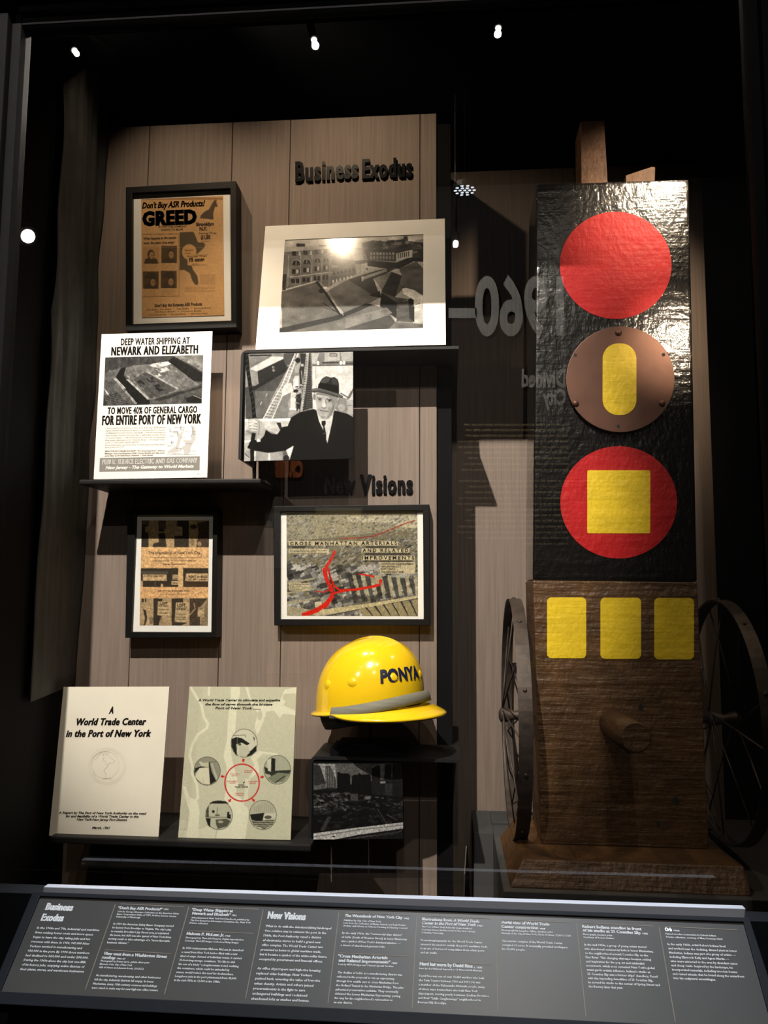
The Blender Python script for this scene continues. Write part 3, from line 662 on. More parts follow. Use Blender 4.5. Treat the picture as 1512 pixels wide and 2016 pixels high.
for i in range(22):
    f = i/21; x = 715*(1-f)+340*f; y = 235*(1-f)+950*f; wd = 30+80*f; c.line([(x, y), (x+wd, y+12)], 7, .84); c.line([(x+wd, y-14), (x+4, y+34)], 5, .8)
c.poly([(700, 350), (765, 320), (770, 430), (700, 430)], .62); c.ell(735, 290, 30, 30, .15)
c.poly([(760, 210), (830, 210), (790, 560), (760, 560), (750, 400), (770, 330)], .22); c.rect(770, 330, 800, 360, .7); c.line([(775, 410), (795, 600)], 10, .6)
c.poly([(680, 520), (700, 470), (745, 465), (745, 600), (700, 625), (680, 600)], .80); c.poly([(700, 500), (738, 500), (735, 600), (705, 605)], .88)
c.poly([(590, 560), (660, 545), (685, 640), (560, 700), (550, 640)], .82); c.ell(712, 640, 28, 18, .12)
c.poly([(655, 650), (715, 660), (705, 850), (650, 850)], .82); c.ell(678, 850, 42, 22, .88); c.poly([(640, 850), (720, 860), (640, 945), (620, 930)], .62)
c.poly([(715, 690), (770, 660), (770, 830), (720, 870)], .18); c.blocks([(715, 560), (800, 560), (790, 850), (720, 860)], 30, 26, .1, .8, rot=.2)
c.poly([(845, 210), (885, 208), (915, 830), (750, 880), (800, 560)], .24)
c.line([(848, 215), (828, 500), (775, 870)], 30, .66)
for i in range(22): c.rect(832-i*2, 240+i*29, 842-i*2, 248+i*29, .15)
for i in range(26): c.line([(860-i*1.2, 230+i*25), (905, 238+i*25)], 6, .42)
c.line([(880, 215), (905, 830)], 6, .5)
c.poly([(885, 208), (1367, 195), (1367, 345), (905, 350)], .50); c.poly([(1040, 205), (1210, 198), (1215, 290), (1040, 305)], .68); c.poly([(1225, 198), (1367, 192), (1367, 300), (1240, 300)], .66)
c.rect(1098, 212, 1185, 246, .3); c.rect(1106, 219, 1178, 240, .62); c.poly([(890, 210), (980, 206), (940, 330), (900, 330)], .72)
for x in (965, 1228, 1262): c.ell(x, 322, 16, 26, .86)
c.line([(1015, 318), (1200, 316)], 12, .18); c.line([(905, 350), (1367, 342)], 10, .38); c.line([(1280, 325), (1367, 325)], 12, .3)
c.poly([(900, 358), (1367, 350), (1367, 640), (900, 700)], .80); c.poly([(905, 560), (1367, 560), (1367, 900), (905, 860)], .82); c.line([(935, 360), (945, 620)], 4, .6)
for y in (440, 500): c.line([(1150, y), (1360, y-3)], 3, .7)
c.poly([(1200, 690), (1290, 730), (1340, 640), (1367, 650), (1300, 760), (1305, 900), (1190, 880), (1160, 840)], .56); c.ell(1235, 830, 40, 40, .66); c.line([(1225, 665), (1320, 720), (1365, 620)], 16, .42); c.poly([(1290, 740), (1367, 740), (1367, 905), (1310, 900)], .70); c.line([(1300, 800), (1367, 802)], 5, .4)
# foreground rail, boat deck
c.poly([(130, 960), (640, 955), (640, 1100), (500, 1135), (360, 1070), (130, 1090)], .78); c.line([(130, 975), (640, 965)], 30, .93)
c.poly([(490, 1000), (540, 1000), (560, 1090), (540, 1095)], .2)
c.poly([(130, 1090), (260, 1190), (250, 1300), (125, 1330)], .72); c.line([(125, 1215), (240, 1212)], 22, .9)
c.poly([(120, 1330), (240, 1310), (570, 1340), (565, 1440), (120, 1443)], .66); c.line([(410, 1345), (410, 1440)], 22, .85); c.line([(565, 1330), (565, 1440)], 8, .5); c.line([(250, 1330), (240, 1440)], 18, .86); c.line([(130, 1350), (180, 1400)], 6, .25)
c.poly([(570, 1340), (600, 1270), (690, 1260), (640, 1440), (570, 1440)], .44); c.poly([(600, 1310), (650, 1262), (690, 1270), (645, 1435)], .86); c.ell(603, 1405, 36, 34, .2)
# the suit
c.poly([(365, 1080), (440, 1130), (500, 1135), (560, 1050), (620, 1040), (660, 940), (760, 880), (920, 845), (960, 880), (1150, 860), (1300, 900), (1367, 940), (1367, 1420), (640, 1430), (690, 1260), (590, 1320), (400, 1345), (250, 1320), (160, 1290), (190, 1215), (280, 1190)], .075)
c.line([(300, 1210), (400, 1170), (480, 1150)], 5, .13); c.line([(760, 920), (700, 1100)], 5, .12); c.poly([(940, 850), (1000, 1000), (1065, 1240), (1030, 1240), (900, 960)], .10); c.poly([(1150, 860), (1140, 1010), (1075, 1240), (1090, 1250), (1190, 1010)], .10)
c.poly([(945, 850), (1000, 930), (1145, 870), (1125, 1000), (1072, 1238), (1030, 1100), (975, 980)], .80)
c.poly([(1005, 985), (1050, 975), (1055, 1010), (1040, 1040), (1058, 1130), (1062, 1225), (1030, 1120), (1020, 1040), (1005, 1020)], .12); c.line([(1020, 1060), (1040, 1050)], 6, .5); c.line([(1025, 1130), (1045, 1118)], 6, .5)
c.line([(1040, 975), (1100, 1000)], 4, .6)
# face
c.ell(925, 705, 16, 38, .52); c.ell(1190, 745, 24, 40, .50)
c.poly([(935, 640), (1195, 670), (1200, 740), (1175, 800), (1150, 870), (1110, 935), (1050, 970), (1000, 955), (960, 890), (945, 800), (932, 720)], .68)
c.poly([(1080, 680), (1195, 690), (1190, 760), (1140, 870), (1090, 950), (1050, 968), (1110, 860), (1130, 780)], .56)
c.poly([(950, 650), (1190, 690), (1190, 712), (945, 680)], .50)
c.poly([(1020, 730), (1042, 730), (1058, 825), (1030, 840), (1005, 822)], .78); c.line([(1048, 735), (1062, 815), (1040, 838)], 6, .42); c.line([(1005, 828), (1050, 836)], 6, .34)
c.line([(958, 718), (1008, 722)], 9, .22); c.line([(1062, 730), (1125, 742)], 9, .24); c.ell(985, 738, 20, 8, .42); c.ell(1096, 752, 23, 9, .42); c.ell(988, 738, 8, 8, .08); c.ell(1096, 752, 8, 8, .08)
c.line([(965, 756), (1005, 756)], 4, .5); c.line([(1075, 770), (1122, 772)], 4, .48)
c.line([(990, 862), (1030, 868), (1085, 872)], 9, .34); c.line([(1000, 884), (1060, 892)], 6, .56); c.line([(980, 832), (972, 860)], 5, .52); c.line([(1085, 838), (1105, 870)], 6, .48)
c.poly([(1000, 925), (1060, 930), (1040, 955), (1010, 950)], .60); c.line([(1150, 800), (1110, 920)], 10, .48)
# hat
c.poly([(965, 610), (975, 560), (1010, 500), (1060, 470), (1110, 488), (1150, 480), (1190, 510), (1205, 560), (1205, 680), (1080, 655)], .17)
c.poly([(1000, 520), (1060, 480), (1105, 495), (1080, 540), (1000, 560)], .32); c.poly([(1120, 495), (1180, 505), (1195, 570), (1130, 560)], .26)
c.poly([(970, 560), (1000, 545), (1100, 562), (1205, 590), (1205, 672), (1080, 650), (962, 615)], .07)
c.poly([(885, 625), (905, 610), (990, 608), (1100, 640), (1200, 668), (1255, 700), (1240, 722), (1190, 708), (1080, 672), (960, 645), (930, 662), (895, 650)], .34); c.line([(895, 628), (985, 618), (1100, 650), (1240, 702)], 5, .5); c.line([(900, 650), (960, 645), (1080, 672), (1190, 710)], 6, .12)
# rope and hand
rope = [(150, 215), (165, 400), (195, 600), (225, 780), (240, 950)]
c.line(rope, 42, .10); c.line([(245, 1050), (215, 1240), (215, 1440)], 44, .10)
for i in range(13):
    f = i/12; x = np.interp(f, np.linspace(0, 1, 5), [p[0] for p in rope]); y = 230+f*720; c.line([(x-16, y+14), (x+16, y-10)], 6, .36)
c.poly([(165, 1270), (200, 1215), (250, 1230), (245, 1300), (180, 1300)], .10)
c.poly([(170, 960), (215, 955), (260, 950), (300, 970), (345, 1010), (372, 1080), (350, 1150), (300, 1205), (265, 1190), (270, 1120), (190, 1115), (170, 1060)], .70)
for i in range(4): c.poly([(172+i*6, 968+i*36), (215, 962+i*36), (270, 985+i*34), (275, 1010+i*30), (215, 1000+i*34), (178+i*4, 995+i*36)], .80); c.line([(176+i*5, 1000+i*36), (215, 1004+i*34), (272, 1016+i*30)], 6, .40)
c.line([(290, 980), (300, 1050), (285, 1140)], 7, .48); c.poly([(262, 1195), (300, 1190), (315, 1215), (270, 1222)], .85)
c.noise(0.05, 8); c.noise(0.05, 1.4); c.blur(1)
c.build('portrait_print', 'print', t, 0.0004, con=1.25)
# ------------------------------------------------------------------ framed booklet cover
b1 = (230, 980, 0.15374)
b, t = framed('framed_booklet', 'narrow black frame holding a tan booklet cover with strips of street photographs', b1, 1.705,
              [(135, 150), (1290, 140), (1270, 1790), (105, 1795)], [(245, 218), (1230, 213), (1208, 1722), (188, 1718)], 0.044)
b.slab('mat_board', 'matboard', t, -0.012, -0.009, inner_quad(b, [(215, 185), (1255, 180), (1235, 1755), (155, 1750)]))
c = Canvas(b, [(300, 285), (1168, 285), (1150, 1638), (272, 1635)], 140, 220, (.80, .66, .47)); c.noise(.02, 20)
dk = (.20, .17, .13); md = (.40, .34, .26)
c.rect(295, 630, 1165, 900, (.84, .67, .47)); c.rect(280, 1145, 1160, 1282, (.82, .64, .44)); c.rect(285, 285, 1168, 632, (.66, .56, .41))
c.poly([(300, 285), (395, 290), (390, 350), (345, 380), (350, 440), (390, 450), (390, 632), (295, 632)], dk); c.rect(300, 290, 380, 340, md)
c.rect(520, 290, 608, 432, dk); c.rect(530, 300, 600, 400, (.36, .3, .23)); c.poly([(520, 450), (600, 450), (620, 630), (440, 630), (450, 585), (520, 565)], dk); c.rect(590, 400, 650, 445, (.72, .6, .44))
c.poly([(755, 288), (905, 290), (905, 632), (718, 632), (722, 490), (825, 485), (825, 385), (755, 360)], dk); c.rect(728, 370, 820, 485, (.70, .60, .45)); c.line([(735, 410), (815, 410)], 4, md); c.line([(735, 435), (815, 435)], 4, md)
c.poly([(1010, 320), (1168, 290), (1162, 632), (1000, 632), (1030, 450)], (.28, .22, .17)); c.ell(965, 370, 44, 28, dk); c.poly([(905, 300), (1000, 300), (1000, 330), (920, 340)], (.78, .66, .5)); c.ell(945, 560, 30, 44, (.52, .44, .33)); c.ell(1040, 590, 26, 30, (.6, .5, .38))
c.rect(290, 900, 770, 1142, dk); c.rect(300, 940, 640, 975, (.30, .28, .24)); c.rect(318, 980, 620, 1062, (.76, .64, .48)); c.rect(280, 1060, 318, 1142, (.72, .6, .44)); c.rect(470, 1070, 480, 1130, md); c.rect(548, 1100, 575, 1142, (.74, .62, .46))
c.rect(695, 982, 772, 1050, (.66, .56, .42)); c.rect(683, 1065, 770, 1115, (.76, .64, .48)); c.rect(832, 900, 1158, 1142, dk); c.rect(832, 1060, 1158, 1142, (.24, .18, .12)); c.poly([(870, 968), (1145, 966), (1150, 1068), (855, 1066)], (.76, .64, .48))
c.rect(770, 900, 832, 1142, (.80, .66, .47))
c.rect(275, 1282, 1152, 1636, (.66, .56, .42)); c.rect(300, 1290, 360, 1335, dk); c.rect(330, 1290, 345, 1335, (.7, .6, .45)); c.poly([(320, 1425), (355, 1440), (372, 1540), (350, 1632), (330, 1632), (345, 1540)], dk)
c.poly([(455, 1285), (570, 1290), (560, 1330), (510, 1340), (500, 1500), (545, 1510), (520, 1636), (450, 1636)], dk); c.ell(425, 1570, 28, 44, (.46, .4, .3))
c.poly([(512, 1325), (675, 1335), (660, 1505), (500, 1495)], (.72, .62, .47)); c.poly([(545, 1510), (560, 1510), (550, 1560), (540, 1560)], dk)
c.rect(685, 1288, 830, 1340, dk); c.poly([(685, 1340), (740, 1340), (725, 1590), (885, 1600), (800, 1636), (685, 1636)], dk); c.poly([(740, 1342), (905, 1340), (885, 1592), (722, 1582)], (.70, .61, .46)); c.line([(745, 1485), (860, 1492)], 10, (.4, .34, .26))
c.poly([(915, 1288), (1145, 1288), (1050, 1400), (1050, 1636), (912, 1636)], (.26, .21, .16)); c.line([(970, 1350), (985, 1420), (915, 1500)], 12, (.66, .56, .43)); c.poly([(1120, 1330), (1148, 1300), (1145, 1636), (1060, 1636), (1075, 1480)], (.50, .43, .33)); c.poly([(1025, 1400), (1105, 1410), (1090, 1535), (1015, 1520)], (.70, .60, .46))
c.noise(.12, 2.2); c.blur(1); c.build('booklet_cover', 'print', t, -0.0085)
L = Letters(b)
L.put('The Wastelands of New York City', (385, 722), (1055, 718), 38, 0.01); L.put('A Preliminary Inquiry into the Nature of Commercial', (405, 772), (1040, 770), 18, 0)
L.put('Slum Areas, Their Potential for Housing and', (440, 812), (1000, 810), 18, 0); L.put('Business Redevelopment', (575, 856), (860, 854), 20, 0.01)
L.put('THE CITY CLUB OF NEW YORK', (500, 1204), (922, 1203), 22, 0.01); L.put('5 West 46 Street, New York 17, N. Y.', (535, 1240), (880, 1239), 14, 0)
L.put('LOFTS FOR RENT', (335, 1012), (600, 1010), 22, .02); L.put('RENT or SALE', (905, 1022), (1140, 1022), 26, .04); L.put('TEL. MU 2-8700', (890, 1055), (1135, 1053), 18, .02)
L.put('LOFT', (540, 1370), (635, 1368), 30, .04); L.put('FOR RENT', (515, 1395), (650, 1396), 20, .02); L.put('INQUIRE WITHIN', (515, 1440), (650, 1440), 14, .01); L.put('WA 5-6800', (525, 1482), (635, 1484), 16, .02)
L.put('LOFT', (755, 1400), (865, 1398), 42, .04); L.put('FOR RENT', (740, 1440), (875, 1440), 30, .03); L.put('CALL OWNER', (735, 1535), (865, 1540), 14, .01); L.put('GR 7-1400', (740, 1562), (865, 1566), 16, .01)
L.put('LOFT', (705, 1050), (765, 1050), 22, .03); L.put('RENT', (700, 1100), (765, 1100), 18, .02); L.put('LOFT', (1035, 1430), (1095, 1432), 20, .03)
L.build('lettering', 'brownink', t, -0.0080)

# ------------------------------------------------------------------ framed aerial map
b2 = (520, 970, 0.23148)
b, t = framed('framed_road_plan', 'wide black frame with aerial city photograph overprinted by red expressway lines', b2, 1.715,
              [(80, 115), (1405, 98), (1412, 1128), (85, 1130)], [(137, 160), (1350, 152), (1357, 1076), (137, 1076)], 0.034)
b.slab('mat_board', 'matboard', t, -0.012, -0.009, inner_quad(b, [(110, 135), (1375, 127), (1382, 1100), (110, 1100)]))
c = Canvas(b, [(183, 172), (1302, 170), (1308, 1050), (188, 1046)], 280, 215, (.50, .48, .41))
c.poly([(183, 172), (1302, 170), (1302, 300), (183, 420)], (.62, .60, .52)); c.poly([(700, 200), (1302, 190), (1302, 300), (1150, 290), (1000, 250), (700, 250)], (.74, .72, .64))
c.blocks([(183, 175), (1300, 175), (1300, 560), (183, 560)], 900, 22, .30, .74, rot=-.5, a=.6); c.blocks([(183, 450), (1300, 380), (1300, 700), (183, 760)], 620, 30, .16, .78, rot=-.5, a=.7)
c.blocks([(183, 620), (1300, 620), (1306, 1048), (186, 1046)], 560, 58, .14, .80, rot=-.35, asp=1.1, a=.8)
for i in range(9): c.poly([(700+i*75, 690+i*6), (740+i*75, 685+i*6), (790+i*72, 930-i*10), (760+i*72, 940-i*10)], .22, .7); c.poly([(745+i*75, 700), (775+i*75, 700), (820+i*70, 860), (795+i*70, 880)], (.70, .68, .58), .8)
c.poly([(400, 1040), (430, 1000), (900, 940), (1308, 870), (1308, 895), (900, 970), (560, 1035)], (.74, .71, .60)); c.line([(560, 1038), (900, 975), (1308, 898)], 8, .3)
for i in range(7): c.poly([(800+i*75, 985-i*12), (855+i*75, 975-i*12), (920+i*75, 1046), (850+i*75, 1046)], (.60, .57, .46)); c.line([(860+i*75, 976-i*12), (925+i*75, 1046)], 10, .2)
for i in range(3): c.poly([(190, 760+i*85), (430, 720+i*85), (430, 735+i*85), (190, 778+i*85)], (.66, .64, .55))
c.poly([(190, 960), (420, 1000), (360, 1046), (190, 1046)], (.66, .64, .56)); c.poly([(425, 930), (480, 920), (490, 965), (430, 975)], (.76, .74, .66))
R = (.80, .17, .10)
c.line([(640, 390), (820, 382), (940, 365), (1040, 325), (1170, 270), (1280, 235)], 9, (.62, .25, .2), .9)
def ribbon(pts, w0, w1, col):
    n = len(pts)
    for i in range(n-1): c.line([pts[i], pts[i+1]], w0+(w1-w0)*i/(n-1), col)
ribbon([(597, 500), (570, 560), (535, 610), (515, 660), (525, 730), (560, 800), (580, 850), (560, 900), (510, 955), (440, 1000), (330, 1040)], 22, 40, R)
ribbon([(500, 640), (505, 700), (540, 760), (555, 830)], 14, 16, R); ribbon([(540, 640), (560, 720), (590, 790), (640, 830), (780, 822), (930, 795), (975, 780), (990, 745)], 14, 26, R)
ribbon([(560, 880), (600, 850), (680, 835), (900, 800)], 16, 12, R); ribbon([(440, 838), (500, 845), (560, 820)], 9, 9, R); ribbon([(800, 690), (860, 700), (930, 710)], 10, 14, R); ribbon([(850, 690), (930, 720)], 6, 6, R); ribbon([(520, 980), (590, 880)], 10, 12, R)
c.line([(545, 680), (590, 830)], 5, (.35, .1, .08)); c.line([(560, 850), (600, 840)], 5, (.35, .1, .08)); c.rect(935, 700, 975, 775, (.66, .63, .54))
pale = (.76, .73, .63)
c.rect(205, 410, 1135, 448, pale); c.rect(825, 472, 1232, 508, pale); c.rect(825, 535, 1278, 572, pale); c.rect(980, 592, 1282, 688, pale); c.rect(205, 475, 548, 520, pale); c.rect(208, 765, 385, 832, pale)
c.rect(236, 452, 345, 472, (.3, .28, .24)); c.rect(850, 512, 1210, 530, (.32, .3, .26)); c.rect(860, 452, 1130, 468, (.34, .32, .28)); c.rect(900, 575, 1260, 588, (.34, .32, .28))
c.noise(.10, 1.6); c.build('aerial_plan', 'print', t, -0.0085, tint=(.95, .93, .88), con=1.2)
L = Letters(b)
L.put('CROSS MANHATTAN ARTERIALS', (215, 444), (1128, 440), 28, .025, space=1.5); L.put('AND RELATED', (835, 503), (1225, 502), 28, .025, space=1.5); L.put('IMPROVEMENTS', (830, 566), (1275, 566), 28, .025, space=1.5)
for i, s_ in enumerate(('DOWNTOWN REDEVELOPMENT', 'THE CENTRAL CITY', 'POST OFFICE', 'THE NEW EAST SIDE')): L.put(s_, (988, 612+i*23), (988+(285, 175, 120, 195)[i], 612+i*23), 15, .02)
for i, s_ in enumerate(('Lower Manhattan Expressway', 'Bridge connections', 'Holland Tunnel connections', 'Brooklyn Battery')): L.put(s_, (215, 780+i*16), (215+(165, 110, 165, 100)[i], 780+i*16), 9, .01, res=1)
for i, s_ in enumerate(('from the Hudson River to the East River crossings', 'and Mid-Manhattan Expressway', 'with connections to the bridges and tunnels')): L.put(s_, (215, 490+i*13), (530-(i == 1)*90, 490+i*13), 8, .01, res=1)
L.build('lettering', 'ink', t, -0.0080)

# ------------------------------------------------------------------ construction photograph
b6 = (590, 1430, 0.22487)
b = Board([(122, 325), (900, 325), (907, 985), (122, 990)], 1.5925, 0, b6)
t = thing('mounted_site_photograph', 'small dark mounted photograph of a city excavation, under the hard hat shelf', 'photograph', tuple(b.W([(0.5, 1)])[0]))
b.slab('backing', 'black', t, -0.0053, 0.0, ((-0.02, -0.016), (1, -0.016), (1, 1), (-0.02, 1)))
c = Canvas(b, [(122, 325), (900, 325), (907, 985), (122, 990)], 210, 180, .20)
c.poly([(122, 325), (900, 325), (900, 440), (122, 560)], .46); c.poly([(160, 330), (310, 330), (330, 540), (200, 460)], .66)
c.poly([(122, 340), (180, 345), (230, 500), (130, 520)], .30); c.poly([(225, 350), (270, 345), (320, 470), (325, 545), (230, 540)], .40)
for x in (235, 255, 275, 295): c.line([(x, 365), (x, 530)], 4, .58)
c.poly([(330, 405), (345, 400), (360, 412), (415, 412), (440, 425), (445, 580), (330, 580)], .13); c.poly([(460, 440), (475, 425), (510, 425), (525, 405), (540, 425), (620, 420), (630, 590), (450, 590)], .14)
c.poly([(630, 370), (700, 340), (705, 480), (740, 500), (750, 620), (630, 610)], .22); c.poly([(700, 330), (745, 330), (740, 420), (715, 470)], .55); c.poly([(745, 335), (805, 330), (800, 500), (740, 490)], .20); c.poly([(745, 505), (812, 500), (805, 640), (750, 640)], .30); c.poly([(810, 330), (900, 325), (900, 660), (815, 640)], .20)
for i in range(5): c.line([(755+i*12, 340), (750+i*12, 480)], 2, .38); c.line([(825+i*14, 340), (822+i*14, 480)], 2, .34)
for i in range(7): c.line([(345+i*14, 425), (345+i*14, 570)], 2, .2); c.line([(470+i*22, 445), (470+i*22, 580)], 2, .22)
c.poly([(122, 560), (430, 570), (900, 620), (900, 850), (122, 930)], .15)
c.blocks([(122, 590), (430, 580), (420, 740), (122, 760)], 170, 30, .2, .62, rot=.2, a=.7); c.blocks([(400, 590), (900, 640), (900, 720), (420, 720)], 120, 26, .12, .5, a=.7); c.blocks([(122, 700), (900, 700), (900, 850), (122, 900)], 160, 40, .06, .34, rot=-.2, a=.6)
c.rect(445, 590, 510, 650, .38); c.rect(575, 610, 620, 640, .5); c.rect(705, 480, 750, 500, .6)
c.poly([(180, 910), (215, 915), (280, 795), (250, 785)], .34); c.line([(680, 720), (760, 850)], 5, .45); c.line([(650, 720), (740, 850)], 4, .36); c.line([(760, 770), (850, 820)], 10, .38)
c.poly([(122, 935), (420, 895), (905, 838), (905, 892), (500, 950), (300, 990), (122, 990)], .76); c.line([(122, 965), (500, 905), (905, 862)], 5, .42); c.ell(300, 962, 14, 6, .15)
c.poly([(310, 990), (500, 952), (905, 896), (907, 985)], .20)
for i in range(7): c.line([(430+i*60, 985-i*6), (560+i*55, 960-i*8)], 5, .42)
c.noise(.10, 2.5); c.noise(.06, 1.2); c.blur(1); c.build('site_print', 'print', t, 0.0004, con=1.5)

# ------------------------------------------------------------------ two report covers on the low ledge
b4 = (80, 1330, 0.17857)
b = Board([(253, 125), (1418, 122), (1298, 1783), (92, 1765)], 1.575, 5.5, b4)
t = thing('report_booklet', 'cream report cover with a faint globe drawing, at the left end of the low ledge', 'booklet', tuple(b.W([(0.5, 1)])[0]))
b.slab('cover', 'cream', t, -0.003, 0.0)
G = Letters(b)
def poly_stroke(pts, wd):
    for p_, q_ in zip(pts[:-1], pts[1:]): G.stroke(p_, q_, wd)
for r_ in (205, 190, 178): poly_stroke([(735+r_*math.cos(a), 1000+r_*math.sin(a)) for a in np.linspace(0, 2*math.pi, 40)], 1.3)
poly_stroke([(715+150*math.cos(a), 985+150*math.sin(a)) for a in np.linspace(0, 2*math.pi, 40)], 2.0)
for q_ in ([(665, 850), (690, 840), (740, 840), (760, 860)], [(680, 860), (700, 900), (690, 930), (720, 950), (740, 1000), (700, 1040), (720, 1090), (715, 1140)], [(760, 890), (790, 920), (820, 940), (800, 970), (770, 960), (740, 985)], [(680, 1140), (760, 1135), (795, 1145)], [(600, 935), (640, 880), (670, 850)], [(580, 1040), (600, 1110)], [(690, 870), (730, 860), (750, 880)]):
    poly_stroke(q_, 4.0)
G.build('globe_drawing', 'faintink', t, 0.0004)
L = Letters(b)
L.put('A', (752, 418), (803, 417), 76, .03, shear=.25, fat=.03); L.put('World Trade Center', (393, 546), (1165, 542), 74, .025, shear=.25, fat=.035, space=1.08); L.put('in the Port of New York', (277, 675), (1220, 672), 74, .025, shear=.25, fat=.035, space=1.08)
L.put('A Report by The Port of New York Authority on the need', (200, 1522), (1168, 1532), 24, .03, shear=.25); L.put('for and feasibility of a World Trade Center in the', (278, 1560), (1080, 1567), 24, .03, shear=.25); L.put('New York-New Jersey Port District', (398, 1597), (955, 1603), 24, .03, shear=.25); L.put('March, 1961', (568, 1688), (765, 1690), 24, .03, shear=.25)
L.build('lettering', 'ink', t, 0.0006)

b5 = (340, 1330, 0.17857)
b = Board([(187, 122), (1365, 128), (1300, 1812), (60, 1788)], 1.575, 5.5, b5)
t = thing('illustrated_report', 'greenish map cover with five round photographs about a red circle, right on the low ledge', 'booklet', tuple(b.W([(0.5, 1)])[0]))
b.slab('cover', 'cream', t, -0.003, 0.0)
LAND = (.73, .73, .64); RIV = (.83, .83, .74)
c = Canvas(b, [(187, 122), (1365, 128), (1300, 1812), (60, 1788)], 230, 325, LAND)
c.poly([(640, 125), (735, 125), (745, 200), (715, 300), (700, 480), (690, 620), (640, 780), (650, 900), (690, 1060), (720, 1160), (700, 1300), (800, 1400), (840, 1500), (800, 1800), (480, 1795), (500, 1700), (590, 1500), (570, 1350), (600, 1200), (595, 1000), (560, 890), (600, 700), (610, 500), (640, 300)], RIV)
c.line([(200, 130), (260, 230), (320, 330), (345, 460), (390, 530), (380, 580), (280, 650), (220, 760), (190, 880), (220, 1000), (215, 1080), (270, 1200), (280, 1340), (240, 1400)], 30, RIV)
c.line([(405, 130), (400, 220)], 26, RIV); c.poly([(110, 1220), (150, 1220), (190, 1340), (270, 1380), (300, 1480), (280, 1800), (150, 1795), (190, 1500), (160, 1400)], RIV)
c.poly([(70, 1580), (150, 1600), (160, 1680), (70, 1690)], RIV, .5); c.poly([(65, 1700), (160, 1700), (280, 1700), (380, 1660), (480, 1700), (460, 1795), (60, 1788)], RIV, .7)
c.poly([(800, 130), (830, 130), (860, 250), (900, 300), (1000, 330), (1100, 300), (1190, 260), (1230, 160), (1365, 130), (1365, 200), (1280, 200), (1220, 330), (1350, 390), (1350, 440), (1220, 420), (1180, 470), (1120, 390), (1030, 400), (1000, 520), (960, 600), (930, 660), (900, 560), (940, 420), (850, 290)], RIV)
c.ell(960, 440, 28, 55, LAND); c.ell(1250, 240, 40, 40, LAND)
c.poly([(860, 900), (950, 830), (1160, 860), (1160, 890), (1000, 860), (930, 920), (960, 1060), (830, 1150), (870, 1080), (900, 980)], RIV)
c.poly([(800, 1130), (860, 1150), (830, 1280), (840, 1400), (780, 1380), (800, 1250)], RIV, .7); c.ell(830, 1410, 45, 40, LAND)
RD = (.72, .09, .09)
pts = [(765+188*math.cos(a), 1180+203*math.sin(a)) for a in np.linspace(0, 2*math.pi, 60)]; c.line(pts, 14, RD)
for x, y, dx, dy in ((780, 935, 0, -1), (552, 1112, -1, -.15), (985, 1118, 1, -.15), (630, 1376, -.6, .75), (890, 1372, .6, .75)):
    n_ = math.hypot(dx, dy); dx, dy = dx/n_, dy/n_
    c.poly([(x+dx*24, y+dy*24), (x-dy*20, y+dx*20), (x+dy*20, y-dx*20)], RD); c.poly([(x-dy*9, y+dx*9), (x+dy*9, y-dx*9), (x+dy*9-dx*20, y-dx*9-dy*20), (x-dy*9-dx*20, y+dx*9-dy*20)], RD)
def disc(x, y, rx, ry, base):
    c.ell(x, y, rx+5, ry+5, (.2, .2, .18)); c.ell(x, y, rx, ry, base)
pg = (.76, .76, .68); bk = (.10, .10, .09)
disc(788, 745, 142, 152, pg)
c.poly([(650, 700), (700, 680), (760, 690), (850, 750), (820, 770), (760, 740), (700, 760), (715, 890), (690, 870), (650, 780)], bk); c.line([(670, 665), (800, 655), (805, 680)], 7, (.35, .35, .3)); c.ell(740, 760, 18, 14, (.3, .3, .26)); c.line([(715, 690), (705, 880)], 5, (.5, .5, .44)); c.poly([(860, 830), (920, 770), (925, 830), (870, 880), (815, 892), (840, 840)], bk); c.poly([(885, 670), (905, 690), (900, 730)], (.2, .2, .18)); c.poly([(740, 770), (830, 780), (850, 850), (800, 895), (720, 890)], (.70, .70, .62))
disc(382, 1052, 142, 154, (.52, .52, .46))
c.poly([(260, 1080), (300, 1020), (400, 1015), (412, 1200), (330, 1190), (250, 1120)], (.78, .77, .68)); c.poly([(250, 1020), (320, 1000), (380, 1005), (300, 1020), (240, 1080)], bk); c.poly([(398, 950), (412, 960), (430, 1060), (480, 1160), (415, 1200), (405, 1060)], bk); c.poly([(420, 970), (440, 970), (500, 1130), (480, 1150)], (.66, .66, .58)); c.poly([(290, 950), (400, 945), (400, 1010), (320, 1000)], (.7, .7, .6)); c.line([(330, 955), (480, 950)], 5, (.25, .25, .2)); c.line([(330, 1130), (350, 1190)], 3, (.5, .5, .42))
disc(1152, 1038, 144, 157, (.62, .63, .55))
c.poly([(1085, 908), (1130, 915), (1128, 1040), (1095, 1160), (1080, 1150)], bk); c.poly([(1010, 1000), (1085, 1050), (1300, 1040), (1285, 1080), (1150, 1110), (1020, 1080)], (.16, .17, .14)); c.poly([(1040, 1130), (1160, 1070), (1290, 1080), (1220, 1170), (1110, 1180)], (.44, .46, .38)); c.line([(1130, 1180), (1230, 1110)], 12, (.16, .16, .14)); c.poly([(1040, 930), (1085, 915), (1083, 1060), (1050, 1050)], (.74, .74, .66))
disc(512, 1538, 145, 158, (.68, .68, .60))
